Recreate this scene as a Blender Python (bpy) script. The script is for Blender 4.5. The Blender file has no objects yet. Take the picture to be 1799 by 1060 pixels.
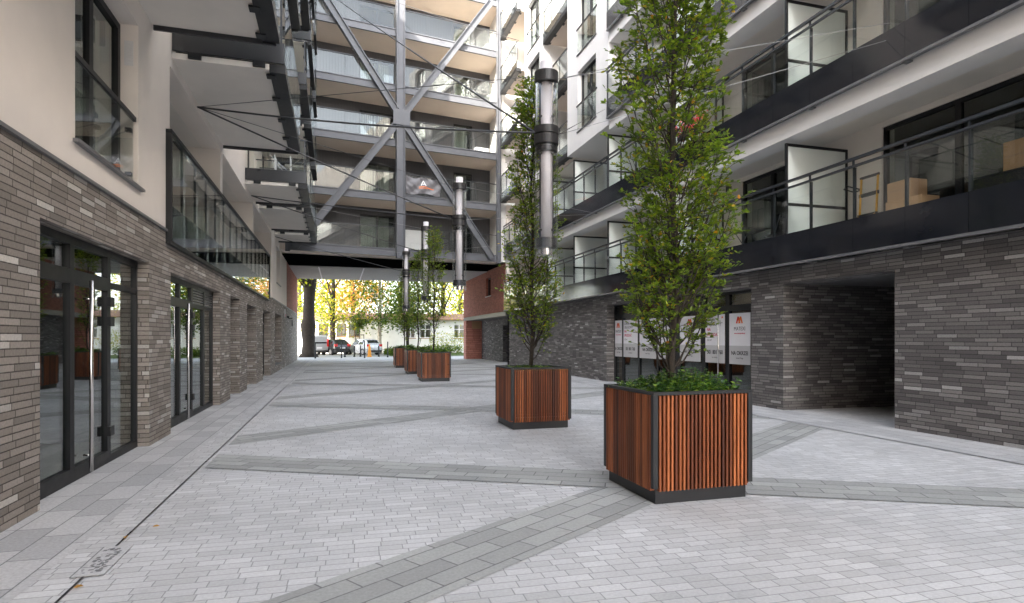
import bpy, bmesh, math, random
from mathutils import Vector, Matrix
R = math.radians
scene = bpy.context.scene
COL = scene.collection
# ------------------------------------------------------------------ camera, sky, sun, exposure
cd = bpy.data.cameras.new("camera"); cam = bpy.data.objects.new("camera", cd); COL.objects.link(cam)
cam.location = (0, 0, 1.6); cam.rotation_euler = (R(90), 0, R(-16.172))
cd.sensor_width = 36; cd.lens = 36 * 1050 / 1799; cd.shift_y = (594 - 530) / 1799; cd.shift_x = 0.0
cd.clip_start = 0.05; cd.clip_end = 1000
scene.camera = cam
SUN_AZ, SUN_EL = 35.0, 25.0          # light travels towards this azimuth (from +Y to +X)
w = bpy.data.worlds.new("World"); scene.world = w; w.use_nodes = True
nt = w.node_tree; bg = nt.nodes["Background"]; sky = nt.nodes.new("ShaderNodeTexSky")
sky.sky_type = 'NISHITA'; sky.sun_disc = False; sky.sun_elevation = R(SUN_EL); sky.sun_rotation = R(SUN_AZ + 180)
sky.air_density = 1.0; sky.dust_density = 3.0; sky.ozone_density = 1.0
hs = nt.nodes.new("ShaderNodeHueSaturation"); hs.inputs['Saturation'].default_value = 0.45
nt.links.new(sky.outputs[0], hs.inputs['Color']); nt.links.new(hs.outputs[0], bg.inputs[0]); bg.inputs[1].default_value = 0.15
sl = bpy.data.lights.new("sun", 'SUN'); sl.energy = 2.2; sl.angle = R(0.5); sl.color = (1, 0.93, 0.82)
so = bpy.data.objects.new("sun", sl); COL.objects.link(so)
so.rotation_euler = Vector((math.sin(R(SUN_AZ)) * math.cos(R(SUN_EL)), math.cos(R(SUN_AZ)) * math.cos(R(SUN_EL)), -math.sin(R(SUN_EL)))).to_track_quat('-Z', 'Y').to_euler()
scene.view_settings.view_transform = 'Standard'; scene.view_settings.look = 'None'
scene.view_settings.exposure = 3.12; scene.view_settings.gamma = 1.0
try:
    scene.cycles.use_denoising = True; scene.cycles.max_bounces = 10; scene.cycles.transparent_max_bounces = 24
    scene.cycles.diffuse_bounces = 5; scene.cycles.sample_clamp_indirect = 6.0
except Exception:
    pass

# ------------------------------------------------------------------ mesh helpers
class MB:
    def __init__(s): s.v = []; s.f = []; s.m = []
    def add(s, vs, fs, m=0):
        o = len(s.v); s.v += [tuple(p) for p in vs]
        for f in fs: s.f.append([i + o for i in f]); s.m.append(m)
    def box(s, x0, x1, y0, y1, z0, z1, m=0):
        s.add([(x, y, z) for z in (z0, z1) for y in (y0, y1) for x in (x0, x1)],
              [(0, 2, 3, 1), (4, 5, 7, 6), (0, 1, 5, 4), (2, 6, 7, 3), (0, 4, 6, 2), (1, 3, 7, 5)], m)
    def quad(s, a, b, c, d, m=0): s.add([a, b, c, d], [(0, 1, 2, 3)], m)
    def bar(s, p, q, wv, dv, m=0):
        """box from p to q, wv and dv = half-extent vectors across"""
        p, q, wv, dv = Vector(p), Vector(q), Vector(wv), Vector(dv)
        c = [(-1, -1), (1, -1), (1, 1), (-1, 1)]
        s.add([e + wv * i + dv * j for e in (p, q) for i, j in c],
              [(0, 3, 2, 1), (4, 5, 6, 7), (0, 1, 5, 4), (1, 2, 6, 5), (2, 3, 7, 6), (3, 0, 4, 7)], m)
    def hbar(s, p, q, side, nrm, wd, dp, t=0.03, web=0.02):
        side, nrm = Vector(side).normalized(), Vector(nrm).normalized()
        for k in (-1, 1):
            o = side * (k * (wd - t) / 2)
            s.bar(Vector(p) + o, Vector(q) + o, side * t / 2, nrm * dp / 2)
        s.bar(p, q, side * (wd / 2 - t), nrm * web / 2)
    def path(s, pts, rad, n=8, m=0, cap=True):
        pts = [Vector(p) for p in pts]
        if not isinstance(rad, (list, tuple)): rad = [rad] * len(pts)
        t0 = (pts[1] - pts[0]).normalized()
        a = t0.orthogonal().normalized(); rings = []
        for i, p in enumerate(pts):
            t = (pts[min(i + 1, len(pts) - 1)] - pts[max(i - 1, 0)]).normalized()
            a = (a - t * a.dot(t)); a = a.normalized() if a.length > 1e-6 else t.orthogonal().normalized()
            b = t.cross(a)
            rings.append([p + (a * math.cos(2 * math.pi * k / n) + b * math.sin(2 * math.pi * k / n)) * rad[i] for k in range(n)])
        vs = [q for r in rings for q in r]; fs = []
        for i in range(len(pts) - 1):
            for k in range(n):
                fs.append((i * n + k, i * n + (k + 1) % n, (i + 1) * n + (k + 1) % n, (i + 1) * n + k))
        if cap: fs.append(tuple(range(n - 1, -1, -1))); fs.append(tuple(range((len(pts) - 1) * n, len(pts) * n)))
        s.add(vs, fs, m)
    def cyl(s, c, r0, r1, z0, z1, n=20, m=0):
        s.path([(c[0], c[1], z0), (c[0], c[1], z1)], [r0, r1], n, m)
    def ring(s, c, ro, ri, z0, z1, n=28, m=0):
        vs = []; fs = []
        for k in range(n):
            a = 2 * math.pi * k / n; ca, sa = math.cos(a), math.sin(a)
            vs += [(c[0] + ro * ca, c[1] + ro * sa, z0), (c[0] + ro * ca, c[1] + ro * sa, z1), (c[0] + ri * ca, c[1] + ri * sa, z1), (c[0] + ri * ca, c[1] + ri * sa, z0)]
        for k in range(n):
            a, b = 4 * k, 4 * ((k + 1) % n)
            for i in range(4): fs.append((a + i, b + i, b + (i + 1) % 4, a + (i + 1) % 4))
        s.add(vs, fs, m)
    def wall(s, u0, u1, z0, z1, ops, d0, d1, fn, m=0):
        us = sorted(set([u0, u1] + [x for o in ops for x in o[:2] if u0 < x < u1]))
        zs = sorted(set([z0, z1] + [x for o in ops for x in o[2:4] if z0 < x < z1]))
        nu, nz = len(us) - 1, len(zs) - 1
        def full(i, j):
            if i < 0 or j < 0 or i >= nu or j >= nz: return False
            cu, cz = (us[i] + us[i + 1]) / 2, (zs[j] + zs[j + 1]) / 2
            return not any(o[0] < cu < o[1] and o[2] < cz < o[3] for o in ops)
        for i in range(nu):
            for j in range(nz):
                if not full(i, j): continue
                a, b, c, d = us[i], us[i + 1], zs[j], zs[j + 1]
                Q = lambda *p: s.quad(*[fn(*x) for x in p], m)
                Q((a, c, d0), (b, c, d0), (b, d, d0), (a, d, d0)); Q((a, c, d1), (a, d, d1), (b, d, d1), (b, c, d1))
                if not full(i - 1, j): Q((a, c, d0), (a, d, d0), (a, d, d1), (a, c, d1))
                if not full(i + 1, j): Q((b, c, d0), (b, c, d1), (b, d, d1), (b, d, d0))
                if not full(i, j - 1): Q((a, c, d0), (a, c, d1), (b, c, d1), (b, c, d0))
                if not full(i, j + 1): Q((a, d, d0), (b, d, d0), (b, d, d1), (a, d, d1))
    def mesh(s, name, mats, smooth=False, recalc=True):
        me = bpy.data.meshes.new(name); me.from_pydata(s.v, [], s.f)
        for m in (mats if isinstance(mats, (list, tuple)) else [mats]): me.materials.append(m)
        if any(s.m): me.polygons.foreach_set("material_index", s.m)
        if smooth: me.polygons.foreach_set("use_smooth", [True] * len(s.f))
        if recalc:
            b = bmesh.new(); b.from_mesh(me); bmesh.ops.recalc_face_normals(b, faces=b.faces); b.to_mesh(me); b.free()
        me.update(); return me
    def build(s, name, mats, parent=None, smooth=False, recalc=True, bevel=0):
        o = bpy.data.objects.new(name, s.mesh(name, mats, smooth, recalc)); COL.objects.link(o)
        if parent: o.parent = parent
        if bevel:
            md = o.modifiers.new("bevel", 'BEVEL'); md.width = bevel; md.segments = 2; md.limit_method = 'ANGLE'
        return o

def tag(o, label=None, cat=None, group=None, kind=None):
    for k, v in (("label", label), ("category", cat), ("group", group), ("kind", kind)):
        if v: o[k] = v
    return o
def thing(name, label, cat, loc=(0, 0, 0), rz=0, group=None):
    o = bpy.data.objects.new(name, None); COL.objects.link(o); o.empty_display_size = 0.2
    o.location = loc; o.rotation_euler = (0, 0, rz); return tag(o, label, cat, group)
def dup(root, loc, rz=0, label=None, sc=None):
    r = root.copy(); COL.objects.link(r); r.location = loc; r.rotation_euler = (0, 0, rz)
    if sc: r.scale = sc
    if label: r['label'] = label
    for ch in list(root.children):
        c = ch.copy(); COL.objects.link(c); c.parent = r
        for g in list(ch.children):
            d = g.copy(); COL.objects.link(d); d.parent = c
    return r

# ------------------------------------------------------------------ materials
class NT:
    def __init__(s, name):
        s.mat = bpy.data.materials.new(name); s.mat.use_nodes = True; s.t = s.mat.node_tree
        s.b = s.t.nodes["Principled BSDF"]; s.out = s.t.nodes["Material Output"]
    def n(s, typ, **kw):
        nd = s.t.nodes.new(typ)
        for k, v in kw.items(): setattr(nd, k, v)
        return nd
    def put(s, sock, v):
        if isinstance(v, bpy.types.NodeSocket): s.t.links.new(v, sock)
        else: sock.default_value = v
    def math(s, op, a, b=0.0, c=None, clamp=False):
        nd = s.n("ShaderNodeMath", operation=op, use_clamp=clamp); s.put(nd.inputs[0], a); s.put(nd.inputs[1], b)
        if c is not None: s.put(nd.inputs[2], c)
        return nd.outputs[0]
    def mix(s, f, a, b, blend='MIX'):
        nd = s.n("ShaderNodeMix", data_type='RGBA', blend_type=blend)
        s.put(nd.inputs[0], f); s.put(nd.inputs[6], a); s.put(nd.inputs[7], b); return nd.outputs[2]
    def ramp(s, f, stops, const=False):
        nd = s.n("ShaderNodeValToRGB"); cr = nd.color_ramp
        if const: cr.interpolation = 'CONSTANT'
        while len(cr.elements) < len(stops): cr.elements.new(0.5)
        for e, (p, c) in zip(cr.elements, stops): e.position = p; e.color = (*c, 1)
        s.put(nd.inputs[0], f); return nd.outputs[0]
    def noise(s, scale, vec=None, detail=4, rough=0.6):
        nd = s.n("ShaderNodeTexNoise"); nd.inputs["Scale"].default_value = scale; nd.inputs["Detail"].default_value = detail
        nd.inputs["Roughness"].default_value = rough
        if vec is None: vec = s.pos()
        s.put(nd.inputs["Vector"], vec); return nd.outputs[0]
    def pos(s):
        if not hasattr(s, "_p"): s._p = s.n("ShaderNodeTexCoord").outputs["Object"]
        return s._p
    def bump(s, h, strength=0.3, dist=0.01):
        nd = s.n("ShaderNodeBump"); nd.inputs["Strength"].default_value = strength; nd.inputs["Distance"].default_value = dist
        s.put(nd.inputs["Height"], h); s.put(s.b.inputs["Normal"], nd.outputs[0])
def c4(c): return (*c, 1)

def plain(name, col, rough=0.6, metal=0.0, var=0.12, scale=6.0, bump=0.0, bscale=60.0, spec=0.5):
    k = NT(name); n1 = k.noise(scale, detail=5)
    lo = tuple(x * (1 - var) for x in col); hi = tuple(min(1, x * (1 + var)) for x in col)
    k.put(k.b.inputs["Base Color"], k.ramp(n1, [(0.3, lo), (0.7, hi)]))
    k.put(k.b.inputs["Roughness"], k.math('MULTIPLY_ADD', n1, 0.2, rough - 0.1, True)); k.b.inputs["Metallic"].default_value = metal
    k.b.inputs["Specular IOR Level"].default_value = spec
    if bump: k.bump(k.noise(bscale, detail=6), bump, 0.004)
    return k.mat

def grid(name, w, h, stops, mortar, mw, flat=False, angle=0.0, bump=0.5, rough=0.85, fine=40.0, finevar=0.25, big=0.0, rowvar=0.0, half=False):
    """courses of blocks: every block its own tone; flat = lying on the ground"""
    k = NT(name); sp = k.n("ShaderNodeSeparateXYZ"); p = k.pos()
    if angle:
        mp = k.n("ShaderNodeMapping"); mp.inputs["Rotation"].default_value = (0, 0, angle); k.put(mp.inputs["Vector"], p); k.put(sp.inputs[0], mp.outputs[0])
    else: k.put(sp.inputs[0], p)
    if flat: u, v = sp.outputs[0], sp.outputs[1]
    else:
        ns = k.n("ShaderNodeSeparateXYZ"); k.put(ns.inputs[0], k.n("ShaderNodeTexCoord").outputs["Normal"])
        isx = k.math('GREATER_THAN', k.math('ABSOLUTE', ns.outputs[0]), 0.7)
        isz = k.math('GREATER_THAN', k.math('ABSOLUTE', ns.outputs[2]), 0.7)
        mu = k.n("ShaderNodeMix"); k.put(mu.inputs[0], k.math('MAXIMUM', isx, isz)); k.put(mu.inputs[2], sp.outputs[0]); k.put(mu.inputs[3], sp.outputs[1]); u = mu.outputs[0]
        mv = k.n("ShaderNodeMix"); k.put(mv.inputs[0], isz); k.put(mv.inputs[2], sp.outputs[2]); k.put(mv.inputs[3], sp.outputs[0]); v = mv.outputs[0]
    vv = k.math('DIVIDE', v, h); row = k.math('FLOOR', vv)
    wn = k.n("ShaderNodeTexWhiteNoise", noise_dimensions='1D'); k.put(wn.inputs["W"], row)
    ww = w if not rowvar else k.math('MULTIPLY_ADD', wn.outputs["Value"], w * rowvar, w * (1 - rowvar / 2))
    off = k.math('MULTIPLY', wn.outputs["Value"], 37.7) if not half else k.math('MULTIPLY', row, 0.37)
    uu = k.math('ADD', k.math('DIVIDE', u, ww), off); col = k.math('FLOOR', uu)
    cb = k.n("ShaderNodeCombineXYZ"); k.put(cb.inputs[0], col); k.put(cb.inputs[1], row)
    w2 = k.n("ShaderNodeTexWhiteNoise", noise_dimensions='2D'); k.put(w2.inputs["Vector"], cb.outputs[0])
    fu = k.math('SUBTRACT', uu, col); fv = k.math('SUBTRACT', vv, row)
    du = k.math('MULTIPLY', k.math('MINIMUM', fu, k.math('SUBTRACT', 1.0, fu)), ww)
    dv = k.math('MULTIPLY', k.math('MINIMUM', fv, k.math('SUBTRACT', 1.0, fv)), h)
    jit = k.noise(25.0, p, 2)
    dd = k.math('ADD', k.math('MINIMUM', du, dv), k.math('MULTIPLY_ADD', jit, mw * 0.8, -mw * 0.4))
    mr = k.n("ShaderNodeMapRange"); k.put(mr.inputs[0], dd); mr.inputs[1].default_value = mw * 0.35; mr.inputs[2].default_value = mw * 0.8
    face = mr.outputs[0]
    base = k.ramp(w2.outputs["Value"], stops)
    nf = k.noise(fine, p, 6, 0.7)
    base = k.mix(1.0, base, k.ramp(nf, [(0.25, (1 - finevar,) * 3), (0.75, (1 + finevar,) * 3)]), 'MULTIPLY')
    if big:
        base = k.mix(1.0, base, k.ramp(k.noise(0.55, p, 3), [(0.3, (1 - big,) * 3), (0.7, (1 + big,) * 3)]), 'MULTIPLY')
    if flat:
        base = k.mix(1.0, base, k.ramp(k.noise(3.1, p, 9, 0.72), [(0.60, (1.0,) * 3), (0.72, (0.84, 0.83, 0.82))]), 'MULTIPLY')
    k.put(k.b.inputs["Base Color"], k.mix(face, c4(mortar), base))
    k.put(k.b.inputs["Roughness"], k.math('MULTIPLY_ADD', nf, 0.25, rough - 0.12, True))
    hgt = k.math('ADD', k.math('MULTIPLY', face, 1.0), k.math('ADD', k.math('MULTIPLY', nf, 0.35), k.math('MULTIPLY', w2.outputs["Value"], 0.25)))
    k.bump(hgt, bump, 0.006); return k.mat

def glass(name, tint=(0.86, 0.9, 0.88), base=0.05, rough=0.0, pw=5.0):
    k = NT(name); k.t.nodes.remove(k.b)
    lw = k.n("ShaderNodeLayerWeight"); lw.inputs[0].default_value = 0.5
    fr = k.math('MULTIPLY_ADD', k.math('POWER', lw.outputs["Facing"], pw), 0.9 - base, base, True)
    tr = k.n("ShaderNodeBsdfTransparent"); tr.inputs[0].default_value = c4(tint)
    gl = k.n("ShaderNodeBsdfGlossy"); gl.inputs[0].default_value = (0.93, 0.95, 0.95, 1); gl.inputs["Roughness"].default_value = rough
    bp = k.n("ShaderNodeBump"); bp.inputs["Strength"].default_value = 0.02; bp.inputs["Distance"].default_value = 0.05
    k.put(bp.inputs["Height"], k.noise(1.2, detail=1)); k.put(gl.inputs["Normal"], bp.outputs[0])
    mx = k.n("ShaderNodeMixShader"); k.put(mx.inputs[0], fr); k.put(mx.inputs[1], tr.outputs[0]); k.put(mx.inputs[2], gl.outputs[0])
    k.put(k.out.inputs[0], mx.outputs[0]); return k.mat

def leafmat(name, stops, trans=0.45, rough=0.45):
    k = NT(name); gi = k.n("ShaderNodeNewGeometry"); col = k.ramp(gi.outputs["Random Per Island"], stops)
    col = k.mix(1.0, col, k.ramp(k.noise(2.2, detail=3), [(0.3, (0.62,) * 3), (0.7, (1.32,) * 3)]), 'MULTIPLY')
    k.put(k.b.inputs["Base Color"], col); k.b.inputs["Roughness"].default_value = rough
    tl = k.n("ShaderNodeBsdfTranslucent"); k.put(tl.inputs[0], k.mix(1.0, col, (1.3, 1.4, 0.6, 1), 'MULTIPLY'))
    mx = k.n("ShaderNodeMixShader"); mx.inputs[0].default_value = trans; k.put(mx.inputs[1], k.b.outputs[0]); k.put(mx.inputs[2], tl.outputs[0])
    k.put(k.out.inputs[0], mx.outputs[0]); return k.mat

M = {}
M['plaster'] = plain('plaster', (0.76, 0.70, 0.645), 0.9, 0, 0.04, 1.2, 0.25, 220)
M['plaster_white'] = plain('plaster_white', (0.68, 0.67, 0.66), 0.9, 0, 0.04, 1.2, 0.2, 220)
M['soffit'] = plain('soffit_paint', (0.70, 0.66, 0.61), 0.85, 0, 0.05, 1.5, 0.1, 150)
M['soffit_tan'] = plain('soffit_tan', (0.70, 0.61, 0.525), 0.8, 0, 0.05, 0.8)
M['brick_warm'] = grid('brick_warm', 0.36, 0.0655, [(0.0, (0.175, 0.153, 0.134)), (0.25, (0.222, 0.195, 0.170)), (0.55, (0.255, 0.224, 0.197)), (0.88, (0.315, 0.278, 0.247)), (0.94, (0.38, 0.355, 0.33)), (1.0, (0.55, 0.52, 0.48))], (0.055, 0.045, 0.038), 0.009)
M['brick_grey'] = grid('brick_grey', 0.34, 0.064, [(0.0, (0.080, 0.074, 0.073)), (0.3, (0.115, 0.107, 0.104)), (0.65, (0.152, 0.142, 0.137)), (0.90, (0.205, 0.192, 0.185)), (0.955, (0.24, 0.23, 0.225)), (1.0, (0.42, 0.41, 0.40))], (0.035, 0.032, 0.033), 0.009)
M['brick_red'] = grid('brick_red', 0.25, 0.075, [(0.0, (0.22, 0.06, 0.04)), (0.5, (0.30, 0.085, 0.055)), (1.0, (0.36, 0.12, 0.08))], (0.22, 0.12, 0.09), 0.012)
M['brick_pink'] = grid('brick_pink', 0.5, 0.14, [(0.0, (0.42, 0.17, 0.13)), (1.0, (0.55, 0.24, 0.19))], (0.25, 0.10, 0.08), 0.02)
M['dark'] = plain('dark_metal', (0.010, 0.0105, 0.012), 0.45, 0.0, 0.15, spec=0.35)
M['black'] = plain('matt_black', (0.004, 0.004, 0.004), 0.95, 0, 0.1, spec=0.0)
M['steel'] = plain('grey_painted_steel', (0.105, 0.109, 0.122), 0.5, 0.0, 0.12, 2.0)
M['cladding'] = None
M['fascia'] = plain('fascia_glass', (0.014, 0.0155, 0.020), 0.10, 0.0, 0.08, 1.0, spec=0.5)
M['fascia_grey'] = plain('fascia_grey', (0.026, 0.027, 0.031), 0.3, 0.0, 0.1, 1.5)
M['rail'] = plain('rail_metal', (0.026, 0.030, 0.036), 0.4, 0.0, 0.1)
M['cap'] = plain('cap_metal', (0.14, 0.14, 0.145), 0.4, 0.0, 0.15)
M['glass'] = glass('clear_glass', (0.94, 0.96, 0.95), 0.04)
M['tube_glass'] = glass('tube_glass', (0.99, 0.99, 0.99), 0.015, 0.0, 5.0)
M['pane'] = glass('window_glass', (0.70, 0.74, 0.72), 0.055, 0.0, 3.4)
M['milk'] = plain('frosted_glass', (0.66, 0.71, 0.69), 0.35, 0, 0.05, 1.0)
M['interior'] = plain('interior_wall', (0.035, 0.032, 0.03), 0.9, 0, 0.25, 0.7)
M['interior_floor'] = plain('interior_floor', (0.33, 0.29, 0.22), 0.5, 0, 0.1)
M['curtain'] = plain('curtain', (0.55, 0.53, 0.50), 0.9, 0, 0.1, 12)
M['chrome'] = plain('brushed_steel', (0.75, 0.72, 0.70), 0.22, 1.0, 0.05)
M['wood'] = None
M['zinc'] = plain('galvanised_liner', (0.022, 0.021, 0.021), 0.55, 0.0, 0.12, 5)
M['planter_metal'] = plain('planter_metal', (0.020, 0.0205, 0.022), 0.45, 0, 0.15, 8, 0.1, 120)
M['soil'] = plain('soil', (0.03, 0.022, 0.015), 0.95, 0, 0.4, 30, 0.8, 60)
M['bark'] = plain('bark', (0.045, 0.034, 0.026), 0.9, 0, 0.4, 25, 0.6, 50)
M['bark_dark'] = plain('bark_dark', (0.035, 0.028, 0.022), 0.95, 0, 0.4, 6, 0.8, 14)
M['bark_pale'] = plain('bark_pale', (0.42, 0.38, 0.32), 0.9, 0, 0.5, 4, 0.5, 14)
M['leaf'] = leafmat('hornbeam_leaf', [(0.0, (0.075, 0.135, 0.014)), (0.45, (0.15, 0.23, 0.02)), (0.8, (0.26, 0.34, 0.03)), (0.95, (0.34, 0.40, 0.04)), (0.985, (0.50, 0.33, 0.02)), (1.0, (0.55, 0.22, 0.02))])
M['ivy'] = leafmat('ivy_leaf', [(0.0, (0.02, 0.06, 0.018)), (0.5, (0.05, 0.13, 0.025)), (0.8, (0.14, 0.25, 0.03)), (1.0, (0.30, 0.38, 0.05))], 0.3, 0.35)
M['leaf_yellow'] = leafmat('yellow_leaf', [(0.0, (0.10, 0.17, 0.02)), (0.35, (0.26, 0.32, 0.03)), (0.75, (0.50, 0.45, 0.05)), (1.0, (0.55, 0.36, 0.05))], 0.55, 0.6)
M['leaf_orange'] = leafmat('orange_leaf', [(0.0, (0.30, 0.16, 0.03)), (0.5, (0.50, 0.25, 0.08)), (1.0, (0.60, 0.38, 0.10))], 0.55, 0.6)
M['leaf_green'] = leafmat('green_leaf', [(0.0, (0.03, 0.07, 0.015)), (0.5, (0.08, 0.14, 0.02)), (1.0, (0.22, 0.26, 0.03))], 0.45, 0.6)
M['tube'] = plain('opal_tube', (0.74, 0.70, 0.71), 0.4, 0, 0.03)
M['ring'] = plain('lamp_collar', (0.03, 0.028, 0.028), 0.4, 0, 0.2)
M['cable'] = plain('steel_cable', (0.06, 0.06, 0.062), 0.5, 0.3, 0.1)
M['cable_pale'] = plain('pale_cable', (0.30, 0.30, 0.30), 0.4, 0.6, 0.1)
M['white'] = plain('white_print', (0.78, 0.77, 0.79), 0.6, 0, 0.02)
M['print_grey'] = plain('grey_print', (0.52, 0.51, 0.51), 0.6, 0, 0.02)
M['ink'] = plain('ink_dark', (0.05, 0.045, 0.045), 0.6, 0, 0.02)
M['ink_red'] = plain('ink_red', (0.55, 0.03, 0.08), 0.6, 0, 0.02)
M['logo_red'] = plain('logo_red', (0.75, 0.05, 0.02), 0.6, 0, 0.02)
M['logo_orange'] = plain('logo_orange', (0.85, 0.20, 0.02), 0.6, 0, 0.02)
M['yellow'] = plain('yellow_paint', (0.70, 0.36, 0.01), 0.4, 0, 0.05)
M['carton'] = plain('cardboard', (0.42, 0.27, 0.15), 0.85, 0, 0.06, 8)
M['asphalt'] = plain('asphalt', (0.30, 0.30, 0.29), 0.9, 0, 0.2, 3, 0.3, 90)
M['grass'] = plain('grass_soil', (0.10, 0.15, 0.03), 0.95, 0, 0.4, 6, 0.5, 40)
M['house'] = plain('house_render', (0.82, 0.80, 0.77), 0.9, 0, 0.06, 1.0)
M['tile'] = grid('roof_tile', 0.3, 0.3, [(0.0, (0.26, 0.14, 0.09)), (1.0, (0.38, 0.22, 0.15))], (0.12, 0.05, 0.03), 0.02, flat=True)
M['rubber'] = plain('rubber', (0.02, 0.02, 0.02), 0.8)
M['rim'] = plain('alloy_rim', (0.5, 0.5, 0.52), 0.35, 0.7)
M['tail'] = plain('tail_light', (0.65, 0.02, 0.02), 0.25)
M['car_black'] = plain('black_paint', (0.02, 0.021, 0.024), 0.2, 0.0, 0.05, spec=0.7)
M['car_silver'] = plain('silver_paint', (0.62, 0.64, 0.67), 0.28, 0.3, 0.03)
M['van_silver'] = plain('van_silver', (0.38, 0.39, 0.40), 0.35, 0.3, 0.05)
M['car_glass'] = plain('car_glass', (0.02, 0.022, 0.025), 0.06, 0, 0.05, spec=0.8)
M['orange'] = plain('orange_paint', (0.85, 0.33, 0.02), 0.5, 0, 0.06)
M['banner'] = plain('banner_cloth', (0.16, 0.155, 0.165), 0.45, 0, 0.15, 3)
M['pink'] = leafmat('pink_petal', [(0.0, (0.7, 0.05, 0.10)), (1.0, (0.85, 0.16, 0.22))], 0.3, 0.6)
M['slats_soffit'] = None
def special_mats():
    k = NT('vertical_cladding'); sp = k.n("ShaderNodeSeparateXYZ"); k.put(sp.inputs[0], k.pos())
    f = k.math('FRACT', k.math('DIVIDE', sp.outputs[0], 0.16)); edge = k.math('LESS_THAN', f, 0.12)
    k.put(k.b.inputs["Base Color"], k.mix(edge, c4((0.054, 0.053, 0.058)), c4((0.042, 0.041, 0.045)))); k.b.inputs["Roughness"].default_value = 0.55
    k.bump(k.math('PINGPONG', k.math('DIVIDE', sp.outputs[0], 0.16), 0.5), 0.15, 0.03); M['cladding'] = k.mat
    k = NT('slatted_soffit'); sp = k.n("ShaderNodeSeparateXYZ"); k.put(sp.inputs[0], k.pos())
    f = k.math('FRACT', k.math('DIVIDE', sp.outputs[1], 0.30)); edge = k.math('LESS_THAN', f, 0.25)
    k.put(k.b.inputs["Base Color"], k.mix(edge, c4((0.42, 0.41, 0.40)), c4((0.20, 0.20, 0.20)))); k.b.inputs["Roughness"].default_value = 0.7
    M['slats_soffit'] = k.mat
    k = NT('slat_wood'); gi = k.n("ShaderNodeNewGeometry")
    mp = k.n("ShaderNodeMapping"); mp.inputs["Scale"].default_value = (40, 40, 2.5); k.put(mp.inputs["Vector"], k.pos())
    base = k.ramp(gi.outputs["Random Per Island"], [(0.0, (0.085, 0.024, 0.012)), (0.3, (0.21, 0.056, 0.018)), (0.7, (0.33, 0.090, 0.026)), (1.0, (0.50, 0.155, 0.050))])
    k.put(k.b.inputs["Base Color"], k.mix(1.0, base, k.ramp(k.noise(1.0, mp.outputs[0], 4), [(0.3, (0.65,) * 3), (0.7, (1.2,) * 3)]), 'MULTIPLY'))
    k.b.inputs["Roughness"].default_value = 0.45; M['wood'] = k.mat
special_mats()
PAVE = [(0.0, (0.43, 0.43, 0.43)), (0.4, (0.47, 0.47, 0.472)), (0.8, (0.50, 0.50, 0.502)), (1.0, (0.55, 0.55, 0.55))]
M['pavers'] = grid('pavers', 0.215, 0.10, PAVE, (0.27, 0.27, 0.27), 0.007, flat=True, angle=0.03, bump=0.35, rough=0.75, big=0.14, rowvar=0.5, finevar=0.16)
SLB = [(0.0, (0.27, 0.275, 0.266)), (0.5, (0.32, 0.325, 0.313)), (1.0, (0.385, 0.39, 0.376))]
M['band_up'] = grid('band_up', 0.48, 0.19, SLB, (0.13, 0.13, 0.13), 0.010, flat=True, angle=-math.atan(0.645), bump=0.35, rough=0.75, big=0.08, half=True, finevar=0.2)
M['band_down'] = grid('band_down', 0.48, 0.19, SLB, (0.13, 0.13, 0.13), 0.010, flat=True, angle=math.atan(0.52), bump=0.35, rough=0.75, big=0.08, half=True, finevar=0.2)
M['border'] = grid('border_slab', 0.56, 0.285, [(0.0, (0.36, 0.36, 0.365)), (0.5, (0.42, 0.42, 0.425)), (1.0, (0.49, 0.49, 0.49))], (0.17, 0.17, 0.17), 0.009, flat=True, angle=math.pi / 2, bump=0.3, rough=0.75, finevar=0.25)

# ------------------------------------------------------------------ ground
def sheet(name, mat, pts, z):
    b = MB(); n = len(pts); b.add([(x, y, z) for x, y in pts], [tuple(range(n))]); return tag(b.build(name, mat), kind='structure')
sheet('ground', M['asphalt'], [(-250, -150), (250, -150), (250, 350), (-250, 350)], -0.012)
sheet('courtyard_paving', M['pavers'], [(-2.9, -40), (12, -40), (12, 46.5), (-3.2, 46.5)], 0.0)
sheet('street_pavement', M['pavers'], [(-40, 46.5), (60, 46.5), (60, 51.5), (-40, 51.5)], -0.004)
sheet('grass', M['grass'], [(4.4, 53), (60, 53), (60, 63.6), (4.4, 63.6)], 0.004)
sheet('side_strip', M['border'], [(-2.70, -40), (-1.84, -40), (-1.98, 46.5), (-2.98, 46.5)], 0.004)
sheet('side_strip', M['border'], [(8.45, -40), (9.6, -40), (9.6, 33.6), (8.2, 33.6)], 0.004)
XL0, XR0 = -1.58, 8.25
def band(y0, slope, mat, wid=0.86):
    sheet('paving_band', mat, [(XL0, y0), (XR0, y0 + slope * (XR0 - XL0)), (XR0, y0 + slope * (XR0 - XL0) + wid), (XL0, y0 + wid)], 0.004 if slope > 0 else 0.008)
for y0 in (-4.6, 2.26, 9.70, 16.5, 23.3, 30.1, 36.9): band(y0, 0.645, M['band_up'], 0.9)
for y0 in (1.2, 8.09, 15.0, 21.9, 28.8, 35.7): band(y0, -0.52, M['band_down'], 0.88)
def drain(x0, x1, label, e=.006):
    t = thing('drain_channel', label, 'drain', (0, 0, 0), 0, 'slot drains along the paving')
    b = MB(); b.add([(x0 - e, -16, .011), (x0 + e, -16, .011), (x1 + .012, 46, .011), (x1 - .012, 46, .011)], [(0, 1, 2, 3)]); b.build('slot', M['fascia_grey'], t)
    return t
d = drain(-1.60, -1.70, 'dark slot drain line along the paving by the wide glazed brick-side doors')
b = MB(); b.box(-1.715, -1.515, 4.62, 5.22, .010, .014); rg = random.Random(8)
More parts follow.
